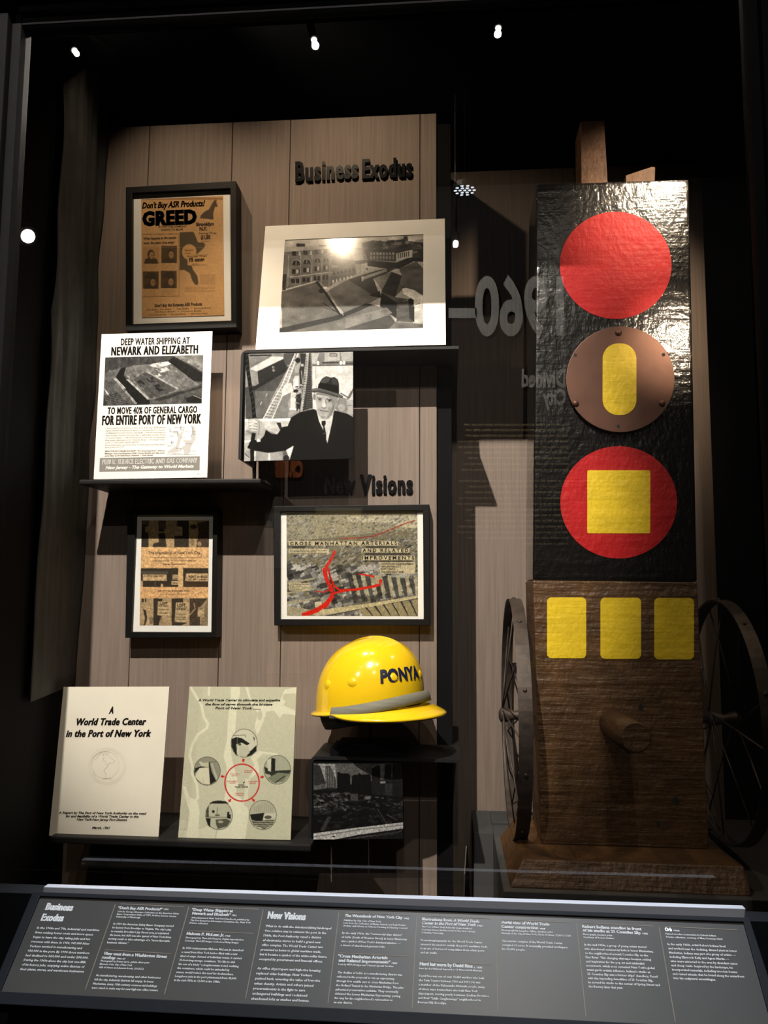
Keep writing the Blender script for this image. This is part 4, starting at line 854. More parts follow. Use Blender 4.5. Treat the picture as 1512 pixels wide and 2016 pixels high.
c.poly([(400, 1410), (450, 1382), (580, 1382), (620, 1410)], bk); c.poly([(372, 1480), (400, 1430), (400, 1560), (372, 1560)], (.25, .25, .2)); c.ell(450, 1497, 15, 17, bk); c.line([(493, 1450), (490, 1530)], 5, (.3, .3, .25)); c.poly([(470, 1530), (520, 1530), (520, 1545), (470, 1545)], (.3, .3, .25)); c.line([(368, 1558), (640, 1562)], 7, (.3, .3, .25)); c.poly([(372, 1570), (420, 1572), (415, 1670), (385, 1640)], bk); c.poly([(475, 1585), (590, 1575), (640, 1600), (600, 1660), (500, 1690), (480, 1640)], (.30, .30, .25)); c.ell(530, 1610, 30, 14, (.6, .6, .52)); c.poly([(600, 1520), (640, 1530), (640, 1580), (600, 1570)], bk); c.ell(614, 1512, 12, 14, bk)
disc(993, 1535, 147, 160, (.66, .66, .58))
for i in range(10): c.line([(900+i*22, 1500), (898+i*22, 1400+abs(5-i)*10)], 6, (.54, .54, .48))
c.poly([(852, 1530), (1010, 1510), (985, 1610), (870, 1590)], bk); c.poly([(1010, 1520), (1135, 1515), (1130, 1570), (1000, 1590)], (.74, .74, .66)); c.ell(1050, 1560, 40, 20, (.3, .3, .26)); c.poly([(870, 1600), (1120, 1590), (1100, 1640), (1010, 1690), (900, 1650)], (.26, .26, .22))
for i in range(4): c.line([(890+i*6, 1610+i*20), (1110-i*12, 1605+i*20)], 7, (.68, .68, .6))
c.poly([(855, 1400), (860, 1500), (845, 1530)], LAND, 0)
c.noise(.015, 3); c.build('map_print', 'print', t, 0.0004)
L = Letters(b)
L.put('A World Trade Center to stimulate and expedite', (280, 282), (1185, 284), 26, .03, shear=.25); L.put('the flow of cargo through the bi-state', (358, 328), (1100, 330), 26, .03, shear=.25); L.put('Port of New York .......', (468, 370), (970, 373), 26, .03, shear=.25)
L.put('WORLD', (725, 1214), (790, 1214), 14, .03); L.put('TRADE CENTER', (685, 1236), (832, 1236), 14, .03); L.quad([(775, 1185), (792, 1165), (798, 1170), (785, 1190)])
L.build('lettering', 'ink', t, 0.0008)
L = Letters(b)
for x0, x1, y, s_ in ((788, 888, 1053, 'WORLD TRADE'), (790, 875, 1072, 'INFORMATION'), (632, 733, 1090, 'WORLD TRADE'), (650, 712, 1110, 'INSTITUTE'), (597, 722, 1170, 'WORLD COMMODITY'), (630, 695, 1190, 'EXCHANGE'), (832, 935, 1172, 'WORLD TRADE'), (845, 915, 1192, 'SERVICES'), (688, 790, 1303, 'WORLD TRADE'), (690, 790, 1323, 'EXHIBITIONS')):
    L.put(s_, (x0, y), (x1, y), 11, .01, res=1)
L.build('red_lettering', 'redink', t, 0.0008)

# ------------------------------------------------------------------ ledges and bent metal shelves
def ledge(name, label, px0, px1, pyb, yf, th):
    z = P((px0+px1)/2, pyb, yf)[2]; x0, x1 = P(px0, pyb, yf)[0], P(px1, pyb, yf)[0]
    return tag(box(name, (x0, yf, z-th), (x1, WY-0.0005, z), 'shelf', bevel=0.003, origin=((x0+x1)/2, WY, z-th)), label, 'shelf')
ledge('ledge', 'thin black ledge holding the shipping advertisement card', 155, 513, 943, 1.60, 0.010)
ledge('ledge', 'low black ledge carrying the two report covers', 97, 612, 1655, 1.555, 0.013)
def bent_shelf(label, xl, xr, ztop, zdrop, yf, th=0.006, xdeep=-0.026):
    """bent sheet: flat top with a rounded corner turning down on its left; the right end runs back to the recess"""
    r = 0.014; pts = []
    out = [(xl, zdrop)] + [(xl+r-r*math.cos(a), ztop-r+r*math.sin(a)) for a in np.linspace(0, math.pi/2, 7)] + [(xr, ztop)]
    inn = [(xr, ztop-th)] + [(xl+r-(r-th)*math.cos(a), ztop-r+(r-th)*math.sin(a)) for a in np.linspace(math.pi/2, 0, 7)] + [(xl+th, zdrop)]
    t = thing('bracket_shelf', label, 'shelf', ((xl+xr)/2, WY, ztop-th))
    n = len(out)+len(inn)
    obj_pts = [np.array([x, yf, z]) for x, z in out+inn]
    v = obj_pts + [p+np.array([0, WY-0.0005-yf, 0]) for p in obj_pts]; k = len(out); f = []
    for i in range(k-1):
        j = n-1-i; f += [(i, i+1, j-1, j), (n+i, n+j, n+j-1, n+i+1)]
    f += [(i, n+i, n+(i+1) % n, (i+1) % n) for i in range(n)]
    obj('bent_plate', v, f, 'shelf', t)
    box('return_plate', (0.0045, WY+0.0005, ztop-th), (xr, RY-0.0005, ztop), 'shelf', t, bevel=0.001)
    box('joining_strip', (xr-0.028, WY-0.0003, ztop-th), (xr, WY+0.0003, ztop), 'shelf', t)
    return t
xl = P(480, 800, 1.640)[0]; xr = P(903, 680, 1.62)[0]; zt = P(600, 691, 1.625)[2]
bent_shelf('black bent metal shelf carrying the matted rooftop photograph', xl-0.0065, xr, zt+0.006, P(480, 905, 1.64)[2], 1.630)
xl = P(615, 1560, 1.60)[0]; xr2 = P(906, 1500, 1.60)[0]; zt2 = P(760, 1497, 1.605)[2]; ZHAT = zt2+0.006
bent_shelf('black bent metal shelf carrying the yellow hard hat', xl-0.0065, xr2, ZHAT, P(615, 1650, 1.60)[2], 1.598)

# ------------------------------------------------------------------ raised wall lettering
def wall_words(label, words, quad_view, m='letters'):
    bd = Board([(583, 320), (811, 318), (811, 350), (583, 358)], WY-0.001, 0) if quad_view is None else quad_view
    return bd
def raised(label, word_specs, Y):
    b_ = Board([(500, 300), (900, 300), (900, 1000), (500, 1000)], Y, 0)
    base = b_.W(b_.uv([word_specs[0][1]]))[0]; t = thing('raised_lettering', label, 'lettering', tuple(base))
    for st, p0, p1, H in word_specs:
        SP = 1.12; FT = .028
        full, _ = text_geo(st, .022, 0, 2, SP); mn, mx = full[:, 0].min(), full[:, 0].max()
        cap = text_geo('H')[0][:, 1].max()
        # letter by letter: advance measured from growing prefixes
        for i, ch in enumerate(st):
            pre = text_geo(st[:i+1], .022, 0, 2, SP)[0][:, 0].max(); v, fs = text_geo(ch, .022, 0); wch = v[:, 0].max()-v[:, 0].min()
            vx = v[:, 0]-v[:, 0].min() + (pre-wch) - mn; tt = vx/(mx-mn)
            a, e = b_.uv([p0])[0], b_.uv([p1])[0]; uv = a[None]+tt[:, None]*(e-a)[None]; uv[:, 1] -= v[:, 1]/cap*H/b_.zh
            front = b_.W(uv, 0.006); rear = b_.W(uv, 0.0005); n = len(v)
            bm = bmesh.new(); off = np.array(wloc(t))
            A = []
            ex_ = b_.W(b_.uv([p0, (p0[0]+1, p0[1])]))[1]-b_.W(b_.uv([p0]))[0]; ex_ = nrm(ex_)*(FT/(mx-mn))*np.linalg.norm(b_.W(b_.uv([p1]))[0]-b_.W(b_.uv([p0]))[0])
            for k_ in (-1, 0, 1):
                A = [bm.verts.new(q-off+ex_*k_+np.array([0, -.0001*k_, 0])) for q in front]
                for f in fs:
                    try: bm.faces.new([A[k] for k in f])
                    except ValueError: pass
            bmesh.ops.remove_doubles(bm, verts=bm.verts, dist=1e-6); bmesh.ops.recalc_face_normals(bm, faces=bm.faces)
            edges = [e_ for e_ in bm.edges if len(e_.link_faces) == 1]
            ex = bmesh.ops.extrude_edge_only(bm, edges=edges)
            for g in ex['geom']:
                if isinstance(g, bmesh.types.BMVert): g.co.y += 0.0055
            me = bpy.data.meshes.new('letter'); bm.to_mesh(me); bm.free(); link('letter', me, 'letters', t)
    return t
raised('raised black heading reading Business Exodus on the veneer wall', [('Business', (583, 359), (705, 352), 37), ('Exodus', (714, 353), (811, 349), 36)], WY)
raised('raised black heading reading New Visions above the framed road plan', [('New', (640, 972), (700, 972), 36), ('Visions', (710, 972), (812, 971), 36)], WY)

# ------------------------------------------------------------------ hard hat on its stand
b3 = (590, 1240, 0.20503)
HY = 1.632
def hp(x, y, Y=HY): return P(b3[0]+x*b3[2], b3[1]+y*b3[2], Y)
cen = hp(672, 735); topz = hp(660, 75)[2]; HR = (hp(1172, 600)-hp(168, 600))[0]/2; HH = topz - cen[2]
hat = thing('hard_hat', 'yellow hard hat with a grey strap and navy PONYA letters', 'hard hat', tuple(cen))
view = nrm(cen[:2]); vaz = math.atan2(view[0], view[1])     # direction from the camera
FAZ = math.radians(58)                                      # the hat faces right and toward the glass
fdir = np.array([math.sin(FAZ)*math.cos(vaz) - math.cos(FAZ)*math.sin(vaz), -math.sin(FAZ)*math.sin(vaz) - math.cos(FAZ)*math.cos(vaz)])
sdir = np.array([-fdir[1], fdir[0]])
def hatpt(th, r, z): # th measured from the front
    d = fdir*math.cos(th)*1.04 + sdir*math.sin(th)*0.97; return np.array([cen[0]+d[0]*r, cen[1]+d[1]*r, cen[2]+z+0.13*math.cos(th)*r])
def shellr(s):       # s 0 at the crown .. 1 at the rim
    return HR*(math.sin(min(1.0, s*1.03)*math.pi/2)**0.88)
def shellz(s): return HH*(math.cos(s*math.pi/2)**0.80)
N, K = 72, 28; V = []; F = []
for k in range(K+1):
    s_ = k/K
    for i in range(N):
        th = 2*math.pi*i/N
        r = shellr(s_)*(1+0.012*s_); z = shellz(s_)
        ridge = 0.0035*math.exp(-((math.sin(th)*r)/0.010)**2)*max(0, 1-s_*1.1)
        V.append(hatpt(th, r, z+ridge))
for k in range(K):
    for i in range(N): F.append((k*N+i, k*N+(i+1) % N, (k+1)*N+(i+1) % N, (k+1)*N+i))
obj('shell', V, F, 'yellow', hat, smooth=True)
# brim: narrow lip behind, long drooping visor in front
V = []; F = []; M_ = 10
for i in range(96):
    th = 2*math.pi*i/96; a = abs((th+math.pi) % (2*math.pi)-math.pi)
    fw = max(0.0, math.cos(min(a, math.radians(95))*90/95)); fw = fw**0.75
    wd = 0.011 + 0.036*fw; droop = 0.004 + 0.019*fw
    for j in range(M_+1):
        q_ = j/M_; V.append(hatpt(th, HR*1.0+wd*q_, 0.002-droop*q_**1.5 - 0.004*fw))
    for j in range(M_+1):
        q_ = 1-j/M_; V.append(hatpt(th, HR*1.0-0.003+wd*q_, -0.0025-droop*q_**1.5 - 0.004*fw))
T_ = 2*(M_+1)
for i in range(96):
    for j in range(T_):
        F.append((i*T_+j, i*T_+(j+1) % T_, ((i+1) % 96)*T_+(j+1) % T_, ((i+1) % 96)*T_+j))
obj('visor', V, F, 'yellow', hat, smooth=True)
# grey strap lying on the joint of shell and visor
V = []; F = []; S_ = 60; prof = [(0.0035, -0.001), (0.010, 0.001), (0.0085, 0.010), (0.005, 0.020), (0.001, 0.021)]
for i in range(S_+1):
    th = math.radians(-100+200*i/S_); fw = max(0, math.cos(th*0.9))
    for pr, pz in prof:
        V.append(hatpt(th, HR*1.012+pr+0.004*fw, -0.006 + pz + 0.012*fw*fw - 0.004))
for i in range(S_):
    for j in range(len(prof)-1): F.append((i*5+j, (i+1)*5+j, (i+1)*5+j+1, i*5+j+1))
obj('strap', V, F, 'strap', hat, smooth=True)
for thd in (-112, -78, -33, 12, 100, 160):
    th = math.radians(thd); V = []; F = []
    c0 = hatpt(th, shellr(.80)*1.0, shellz(.80)); out_ = nrm(np.array([*(c0[:2]-cen[:2]), 0.01])); tn = nrm(np.cross([0, 0, 1], out_)); bn = np.cross(out_, tn)
    for k in range(7):
        p_ = k/6*math.pi/2
        for i in range(16):
            q_ = 2*math.pi*i/16; V.append(c0 - out_*0.003 + out_*0.0065*math.cos(p_) + math.sin(p_)*(tn*0.012*math.cos(q_)+bn*0.011*math.sin(q_)))
    for k in range(6):
        for i in range(16): F.append((k*16+i, k*16+(i+1) % 16, (k+1)*16+(i+1) % 16, (k+1)*16+i))
    obj('rivet_boss', V, F, 'yellow', hat, smooth=True)
V = []; F = []
for k in range(8):
    s_ = k/7
    for i in range(40):
        th = 2*math.pi*i/40; V.append(hatpt(th, HR*(0.93-0.10*s_**2), 0.0-0.030*s_-0.005*math.sin(th*2)*s_))
for k in range(7):
    for i in range(40): F.append((k*40+i, k*40+(i+1) % 40, (k+1)*40+(i+1) % 40, (k+1)*40+i))
F.append(tuple(7*40+i for i in range(40)))
obj('liner', V, F, 'liner', hat, smooth=True)
# letters wrapped round the shell
full, fs = text_geo('PONYA', .05, 0, 3, 1.05); mn, mx = full[:, 0].min(), full[:, 0].max(); cap = text_geo('H')[0][:, 1].max()
bm = bmesh.new(); vs = [bm.verts.new((float(p[0]), float(p[1]), 0)) for p in full]
for f in fs:
    try: bm.faces.new([vs[k] for k in f])
    except ValueError: pass
bmesh.ops.remove_doubles(bm, verts=bm.verts, dist=1e-5); bmesh.ops.triangulate(bm, faces=bm.faces)
for _ in range(3): bmesh.ops.subdivide_edges(bm, edges=bm.edges, cuts=1, use_grid_fill=True)
off = np.array(wloc(hat)); TH0, TH1 = math.radians(-49), math.radians(4)
zlo, zhi = (hp(700, 500)[2]-cen[2]), (hp(700, 392)[2]-cen[2])
ss = np.linspace(0.02, 1, 400); zz = np.array([shellz(s_) for s_ in ss]); rr = np.array([shellr(s_)*(1+.012*s_) for s_ in ss])
for v in bm.verts:
    u_ = (v.co.x-mn)/(mx-mn); z_ = zlo + v.co.y/cap*(zhi-zlo); s_i = np.interp(-z_, -zz, ss); r_ = np.interp(s_i, ss, rr)
    v.co = Vector(hatpt(TH0+(TH1-TH0)*u_, r_+0.0016, z_+0.0006)-off)
me = bpy.data.meshes.new('lettering'); bm.to_mesh(me); bm.free(); link('lettering', me, 'navy', hat)
st = thing('hat_stand', 'black rod stand on a flat base under the hard hat', 'stand', (cen[0], cen[1]-0.01, ZHAT))
sx, sy = hp(680, 1000)[0], HY-0.0
box('base', (P(650, 1480, 1.61)[0], 1.608, ZHAT+0.0002), (P(800, 1480, 1.61)[0], 1.70, ZHAT+0.014), 'black', st, bevel=0.0015)
box('foot_plate', (P(662, 1480, 1.61)[0], 1.615, ZHAT+0.0142), (P(788, 1480, 1.61)[0], 1.69, ZHAT+0.022), 'black', st, bevel=0.001)
tube('rod', [(sx, sy, ZHAT+0.0218), (sx, sy, cen[2]-0.0365)], 0.0028, 'black', st)
# ------------------------------------------------------------------ painted timber sculpture
BY = 1.60; BB = 1.60+0.16
foot = P(1230, 1668, BY); PLZ = PZ(1240, 1760, 0.985)
zb = P(1232, 1667, BY)[2]                                     # top of the wooden base
sc = thing('painted_timber', 'tall upright timber painted black above and brown below with red, copper and yellow shapes', 'sculpture', (foot[0], BY+0.05, 0.995))
def fq(px, py, y=BY): return P(px, py, y)
qt = [fq(1056, 362), fq(1357, 352), fq(1373, 1146), fq(1049, 1142)]
qb = [fq(1049, 1142.4), fq(1373, 1146.4), fq(1396, 1674), fq(1066, 1660)]
qb[2][2] = qb[3][2] = zb
def plank(name, q, m, bev):
    rear = [p+np.array([0, BB-BY, 0]) for p in q]
    o = obj(name, q+rear, BOXF, m, sc, bevel=bev, seg=3); return o
plank('black_timber', qt, 'blackpaint', 0.006); plank('brown_timber', qb, 'timber', 0.003)
# tenon and wedge on top
x0, x1 = fq(1143, 300, 1.66)[0], fq(1195, 300, 1.66)[0]
zt0 = qt[0][2]-0.0002; zt1 = P(1168, 238, 1.66)[2]
obj('tenon', [(x0, 1.66, zt0), (x1+.001, 1.66, zt0), (x1-.004, 1.66, zt1), (x0+.001, 1.66, zt1), (x0, 1.735, zt0), (x1, 1.735, zt0), (x1-.004, 1.735, zt1), (x0+.001, 1.735, zt1)], BOXF, 'timber2', sc, bevel=.002)
wx = [fq(1232, 350, 1.65), fq(1288, 350, 1.65), fq(1290, 329, 1.65), fq(1283, 328, 1.65), fq(1232, 345, 1.65)]
for i in (0, 1): wx[i][2] = zt0
ext('wedge', wx, (0, 0.07, 0), 'timber2', sc, bevel=.0015)
def disc_px(name, cx_, cy_, rx, ry, m, d0, d1, n=64, y=BY, bevel=0.0):
    r1 = [fq(cx_+rx*math.cos(a), cy_+ry*math.sin(a), y)-[0, d1, 0] for a in np.linspace(0, 2*math.pi, n, endpoint=False)]
    r0 = [p+np.array([0, d1-d0, 0]) for p in r1]
    f = [tuple(range(n)), tuple(range(2*n-1, n-1, -1))] + [(i, (i+1) % n, n+(i+1) % n, n+i) for i in range(n)]
    return obj(name, r1+r0, f, m, sc, bevel=bevel)
def patch_px(name, pts, m, d0, d1, bevel=0.0): return ext(name, [fq(*p)-[0, d1, 0] for p in pts], (0, d1-d0, 0), m, sc, bevel=bevel)
disc_px('painted_disc', 1212, 522.5, 110, 105.5, 'redpaint', 0.0, 0.0006)
disc_px('painted_disc', 1218, 989, 115, 110.5, 'redpaint2', 0.0, 0.0006)
# plain yellow shapes stand where the artist's own marks are
def rounded(x0, y0, x1, y1, r, n=6):
    o = []
    for (cx_, cy_, a0) in ((x1-r, y0+r, -90), (x1-r, y1-r, 0), (x0+r, y1-r, 90), (x0+r, y0+r, 180)):
        for k in range(n+1):
            a = math.radians(a0+90*k/n); o.append((cx_+r*math.cos(a), cy_+r*math.sin(a)))
    return o
patch_px('yellow_square', rounded(1156, 926, 1280, 1050, 3), 'yellowpaint', 0.0006, 0.0012)
for x0, x1 in ((1077, 1154), (1182, 1262), (1288, 1366)):
    patch_px('yellow_block', rounded(x0, 1176+(x0-1077)*.006, x1, 1296+(x0-1077)*.01, 9), 'yellowpaint', 0.0, 0.0008)
cp = disc_px('copper_plate', 1219, 750, 106, 103.5, 'copper', 0.010, 0.0125, bevel=0.0008)
disc_px('plate_backing', 1219, 750, 99, 96.5, 'blackpaint', 0.0, 0.0099)
patch_px('yellow_bar', rounded(1184, 680, 1250, 820, 30, 8), 'yellowpaint', 0.0125, 0.0130)
for x, y in ((1215, 659), (1131, 797), (1300, 797)):
    c0 = fq(x, y)-[0, 0.0125, 0]; V = []; F = []
    for k in range(6):
        p_ = k/5*math.pi/2
        for i in range(14):
            a = 2*math.pi*i/14; V.append(c0+0.0068*math.sin(p_)*np.array([math.cos(a), 0, math.sin(a)])-[0, 0.005*math.cos(p_), 0])
    for k in range(5):
        for i in range(14): F.append((k*14+i, k*14+(i+1) % 14, (k+1)*14+(i+1) % 14, (k+1)*14+i))
    obj('rivet', V, F, 'copper', sc, smooth=True)
for x, y in ((1131, 703), (1303, 702), (1215, 842)):
    c0 = fq(x, y)-[0, 0.0127, 0]; obj('nail_hole', [c0+0.0036*np.array([math.cos(a), 0, math.sin(a)]) for a in np.linspace(0, 2*math.pi, 12, endpoint=False)], [tuple(range(12))], 'liner', sc)
# peg
pa, pb_ = fq(1207, 1424), P(1252, 1452, 1.41)
tube('peg', [pa+[0, .004, 0], pa*0.5+pb_*0.5, pb_+(pa-pb_)*0.012, pb_], [0.0265, 0.0262, 0.0258, 0.0235], 'timber', sc, n=28)
for x, y, r_ in ((1331, 1577, .006), (1296, 1622, .004), (1262, 1392, .005)):
    c0 = fq(x, y)-[0, .0004, 0]; obj('knot_hole', [c0+r_*np.array([math.cos(a), 0, 1.3*math.sin(a)]) for a in np.linspace(0, 2*math.pi, 10, endpoint=False)], [tuple(range(10))], 'liner', sc)
# base block
def yfor(px, py, z): return PZ(px, py, z)[1]
yf = yfor(1240, 1698, zb); tl, tr = PZ(1030, 1692, zb), PZ(1464, 1705, zb); tl[1] = tr[1] = yf
bl, br = P(1004, 1748, yf-0.02), P(1482, 1765, yf-0.02); zbb = (bl[2]+br[2])/2; bl[2] = br[2] = zbb
yr = BB+0.03
bl_r, br_r = bl.copy(), br.copy(); bl_r[1] = br_r[1] = yr; tlr, trr = tl+[0.01, yr-yf, 0], tr+[-0.02, yr-yf, 0]
obj('wooden_base', [bl, br, tr-[0, 0, .0002], tl-[0, 0, .0002], bl_r, br_r, trr-[0, 0, .0002], tlr-[0, 0, .0002]], BOXF, 'timber', sc, bevel=.003)
sc_z = zbb
# wheels
def wheel(label, xc, yc, zc_, R_, width, side):
    t = bpy.data.objects.new('wheel', None); C.objects.link(t); t.parent = sc; t.location = Vector((xc, yc, zc_))-sc.location
    V = []; F = []; n = 72; prof = [(-width/2, 0), (width/2, 0), (width/2*.9, -0.004), (0, -0.0055), (-width/2*.9, -0.004)]
    for i in range(n):
        a = 2*math.pi*i/n
        for px_, pr in prof: V.append((xc+px_, yc+(R_+pr)*math.cos(a), zc_+(R_+pr)*math.sin(a)))
    m_ = len(prof)
    for i in range(n):
        for j in range(m_): F.append((i*m_+j, i*m_+(j+1) % m_, ((i+1) % n)*m_+(j+1) % m_, ((i+1) % n)*m_+j))
    obj('rim', V, F, 'rust', t)
    hw = 0.034
    tube('hub', [(xc-hw, yc, zc_), (xc-hw+.004, yc, zc_), (xc-hw+.012, yc, zc_), (xc, yc, zc_), (xc+hw-.012, yc, zc_), (xc+hw-.004, yc, zc_), (xc+hw, yc, zc_)], [.007, .015, .016, .009, .016, .015, .007], 'rust', t, n=16)
    for i in range(16):
        a = 2*math.pi*i/16+.1; sg = 1 if i % 2 else -1; ha = a+sg*.9
        if side > 0 and i in (1, 6, 11): continue
        pA = (xc+sg*(hw-.008), yc+.014*math.cos(ha), zc_+.014*math.sin(ha)); pB = (xc, yc+(R_-.004)*math.cos(a), zc_+(R_-.004)*math.sin(a))
        mid = [(p+q_)/2+random.uniform(-.003, .003) for p, q_ in zip(pA, pB)]
        tube('spoke', [pA, mid, pB], 0.0017, 'rust', t, n=6)
    for i in range(10):
        a = 2*math.pi*i/10+.3
        pA = np.array([xc, yc+(R_-.001)*math.cos(a), zc_+(R_-.001)*math.sin(a)]); d = np.array([0, math.cos(a), math.sin(a)])
        tube('rivet', [pA, pA+d*.003, pA+d*.0045], [.004, .004, .002], 'rust', t, n=8)
    return t
WYC = 1.738
zw = P(1015, 1408, WYC)[2]
lxw = P(1014, 1408, WYC)[0]; wheel('left', lxw, WYC, zw, 0.245, 0.026, -1)
rxw = P(1424, 1412, WYC)[0]; wheel('right', rxw, WYC, zw, 0.245, 0.026, 1)
tube('axle', [(qb[3][0]-0.002, 1.70, zw), (lxw+.030, WYC, zw)], .008, 'rust', sc); tube('axle', [(qb[2][0]-0.01, 1.70, zw), (rxw-.030, WYC, zw)], .008, 'rust', sc)

# plinths
tag(box('display_plinth', (bl[0]-0.012, yf-0.035, 0.8002), (0.94, 1.985, zbb-0.0002), 'greybox', bevel=.002, origin=(0.4, 1.7, .8)), 'low charcoal platform carrying the painted timber', 'plinth')
pz = P(980, 1640, 1.80); px0 = P(933, 1700, 1.80)[0]
tag(box('grey_block', (px0, 1.80, 0.8002), (bl[0]-0.0125, 1.98, pz[2]), 'greybox', bevel=.001, origin=(px0, 1.85, .8)), 'charcoal block behind the base of the painted timber, under the rusty wheel', 'plinth')
tag(box('grey_block', (bl[0]-0.012, 1.885, zbb), (0.60, 1.98, pz[2]), 'greybox', bevel=.001, origin=(bl[0], 1.9, zbb)), 'charcoal block behind the wooden base and both wheels', 'plinth')

# folded photograph seen edge-on beside the post
t = thing('folded_photograph', 'two thin photograph boards leaning edge-on together beside the black post', 'photograph', (P(912, 1772, 1.40)[0], 1.44, 0.8003))
def edge_board(name, p, q_, xb0, xb1, zb0, m, th=.002):
    a = np.array(P(p[0], p[1], 1.50)); bb = np.array(P(q_[0], q_[1], 1.36))
    y0_, y1_ = 1.36, 1.52
    bb[2] = 0.8003
    v = [(bb[0], y0_, bb[2]), (bb[0]+th, y0_, bb[2]), (a[0]+th, y0_+.01, a[2]), (a[0], y0_+.01, a[2]), (bb[0]+.012, y1_, bb[2]), (bb[0]+.012+th, y1_, bb[2]), (a[0]+th+.006, y1_, a[2]), (a[0]+.006, y1_, a[2])]
    return obj(name, v, BOXF, m, t)
edge_board('front_board', (911, 1672), (902, 1775), 0, 0, 0, 'greyink'); edge_board('rear_board', (913, 1670), (921, 1775), 0, 0, 0, 'black'); 

# ------------------------------------------------------------------ grey drape on the left side wall
dr = thing('drape', 'crumpled dark grey cloth hanging down the left inner side of the case', 'drape', (-0.78, 1.55, 2.0))
V = []; F = []; nu, nv = 60, 50
for j in range(nv+1):
    z_ = 2.84-(2.84-1.35)*j/nv; fd = min(1, (z_-1.30)/0.7)
    for i in range(nu+1):
        s_ = i/nu; y = 1.44+(1.745-1.44)*s_; x = lx0+.010+(lx1-lx0)*(y-1.235)/(WY+.03-1.235)
        o_ = 0.006*math.sin(s_*16+1.3*math.sin(z_*3)) + 0.003*math.sin(s_*37+z_*9) + 0.0035*math.sin(z_*21+s_*14)*(1-s_)
        e_ = 0.009*max(0, (s_-.93)/.07)*(1+.25*math.sin(z_*13)+.2*math.sin(z_*29))
        V.append((x+.001+(.003+abs(o_)+e_)*fd, y, z_))
for j in range(nv):
    for i in range(nu): F.append((j*(nu+1)+i, j*(nu+1)+i+1, (j+1)*(nu+1)+i+1, (j+1)*(nu+1)+i))
o = obj('cloth', V, F, 'drape', dr, smooth=True)
sol = o.modifiers.new('thick', 'SOLIDIFY'); sol.thickness = 0.002; sol.offset = 1

# ------------------------------------------------------------------ caption rail
rn = nrm((0, -0.727, 0.687)); rp = P(770, 1791, 1.14)
RQ = [(80, 1766), (1463, 1817), (1521, 2029), (2, 1953)]
b = Board(RQ, 1.14, plane=(rp, rn))
rl = thing('caption_rail', 'sloping grey caption rail with white text below the case window', 'label rail', tuple(b.W([(0.5, 1)])[0]-np.array([0, 0, .04])))
b.slab('panel', 'railpanel', rl, -0.006, 0.0)
b.ring('rail_frame', 'caseskin', rl, [(66, 1757), (1474, 1808), (1556, 2062), (-26, 1977)], RQ, 0.003, -0.030, bevel=0.001, inner_d0=0.003)
bb_ = Board([(86, 1746), (1468, 1789), (1466, 1810), (84, 1758)], 1.155)
bb_.slab('top_bar', 'steel', rl, -0.012, 0.0, bevel=0.0008)
L = Letters(b); w1 = L.stroke
z2 = lambda x, y: (x*.25132, 1740+y*.25132)
z3 = lambda x, y: (360+x*.21164, 1740+y*.21164)
z4 = lambda x, y: (640+x*.22487, 1740+y*.22487)
z5 = lambda x, y: (960+x*.18519, 1740+y*.18519)
z6 = lambda x, y: (1120+x*.25926, 1740+y*.25926)
for p, q_ in ((z2(905, 160), z2(668, 830)), (z2(1480, 180), z2(1288, 865)), (z3(748, 240), z3(582, 1070)), (z3(1452, 270), z3(1350, 1110)), (z4(803, 280), z4(762, 1085)), (z5(86, 378), z5(110, 1365)), (z5(945, 420), z5(1045, 1415)), (z6(685, 330), z6(808, 1048))):
    Letters(b).stroke(p, q_, 1.6).build('divider_line', 'softink', rl, 0.0003)
for p, q_ in ((z2(945, 158), z2(1440, 180)), (z2(822, 517), z2(1338, 547)), (z3(100, 212), z3(705, 238)), (z3(45, 437), z3(655, 462)), (z4(170, 250), z4(755, 275)), (z4(125, 605), z4(735, 635)), (z4(850, 278), z4(1448, 305)), (z4(835, 675), z4(1455, 708)), (z5(150, 380), z5(888, 412)), (z5(1008, 415), z6(640, 322)), (z6(728, 325), z6(1275, 350))):
    Letters(b).stroke(p, q_, 1.3).build('divider_line', 'softink', rl, 0.0003)
def para(lines, first, last, wid, H, bold=0.02, shear=0.0, m=L):
    """first/last: left baseline points; wid: right end x offset of each line (list) in pixels"""
    n = len(lines)
    for i, s_ in enumerate(lines):
        f = i/(n-1) if n > 1 else 0; x = first[0]+(last[0]-first[0])*f; y = first[1]+(last[1]-first[1])*f
        wd = wid[i] if hasattr(wid, '__len__') else wid; m.put(s_, (x, y), (x+wd, y+wd*0.040), H, bold, shear, res=1, fat=.012)
k = .25132
L.put('Business', z2(352, 203), z2(566, 212), 15.5, .03, fat=.035, space=1.06); L.put('Exodus', z2(318, 288), z2(492, 294), 15.5, .03, fat=.035, space=1.06)
para(["In the 1960s and '70s, industrial and maritime", "firms seeking lower costs and more space", "began to leave the city, taking jobs and tax", "revenues with them. In 1950, 947,000 New", "Yorkers worked in manufacturing and", "430,000 in the port. By 1990 those numbers", "had declined to 503,000 and under 200,000.", "During the 1960s alone the city lost one-fifth", "of its factory jobs, emptying entire districts of", "their plants, stores, and warehouse businesses."],
     z2(288, 352), z2(155, 676), [k*v_ for v_ in (490, 455, 448, 455, 412, 485, 492, 485, 490, 505)], 4.6)
L.put('“Don\'t Buy ASR Products!”', z2(922, 198), z2(1270, 210), 6.0, .03, fat=.018); L.put('1959', z2(1283, 205), z2(1318, 207), 3.2, .01)
para(['Lent by George Altomare Collection on the American Safety', 'Razor Corporation Strike of 1959, Archives Service Center,', 'University of Pittsburgh'], z2(922, 222), z2(908, 264), [k*480, k*468, k*190], 3.6, .02)
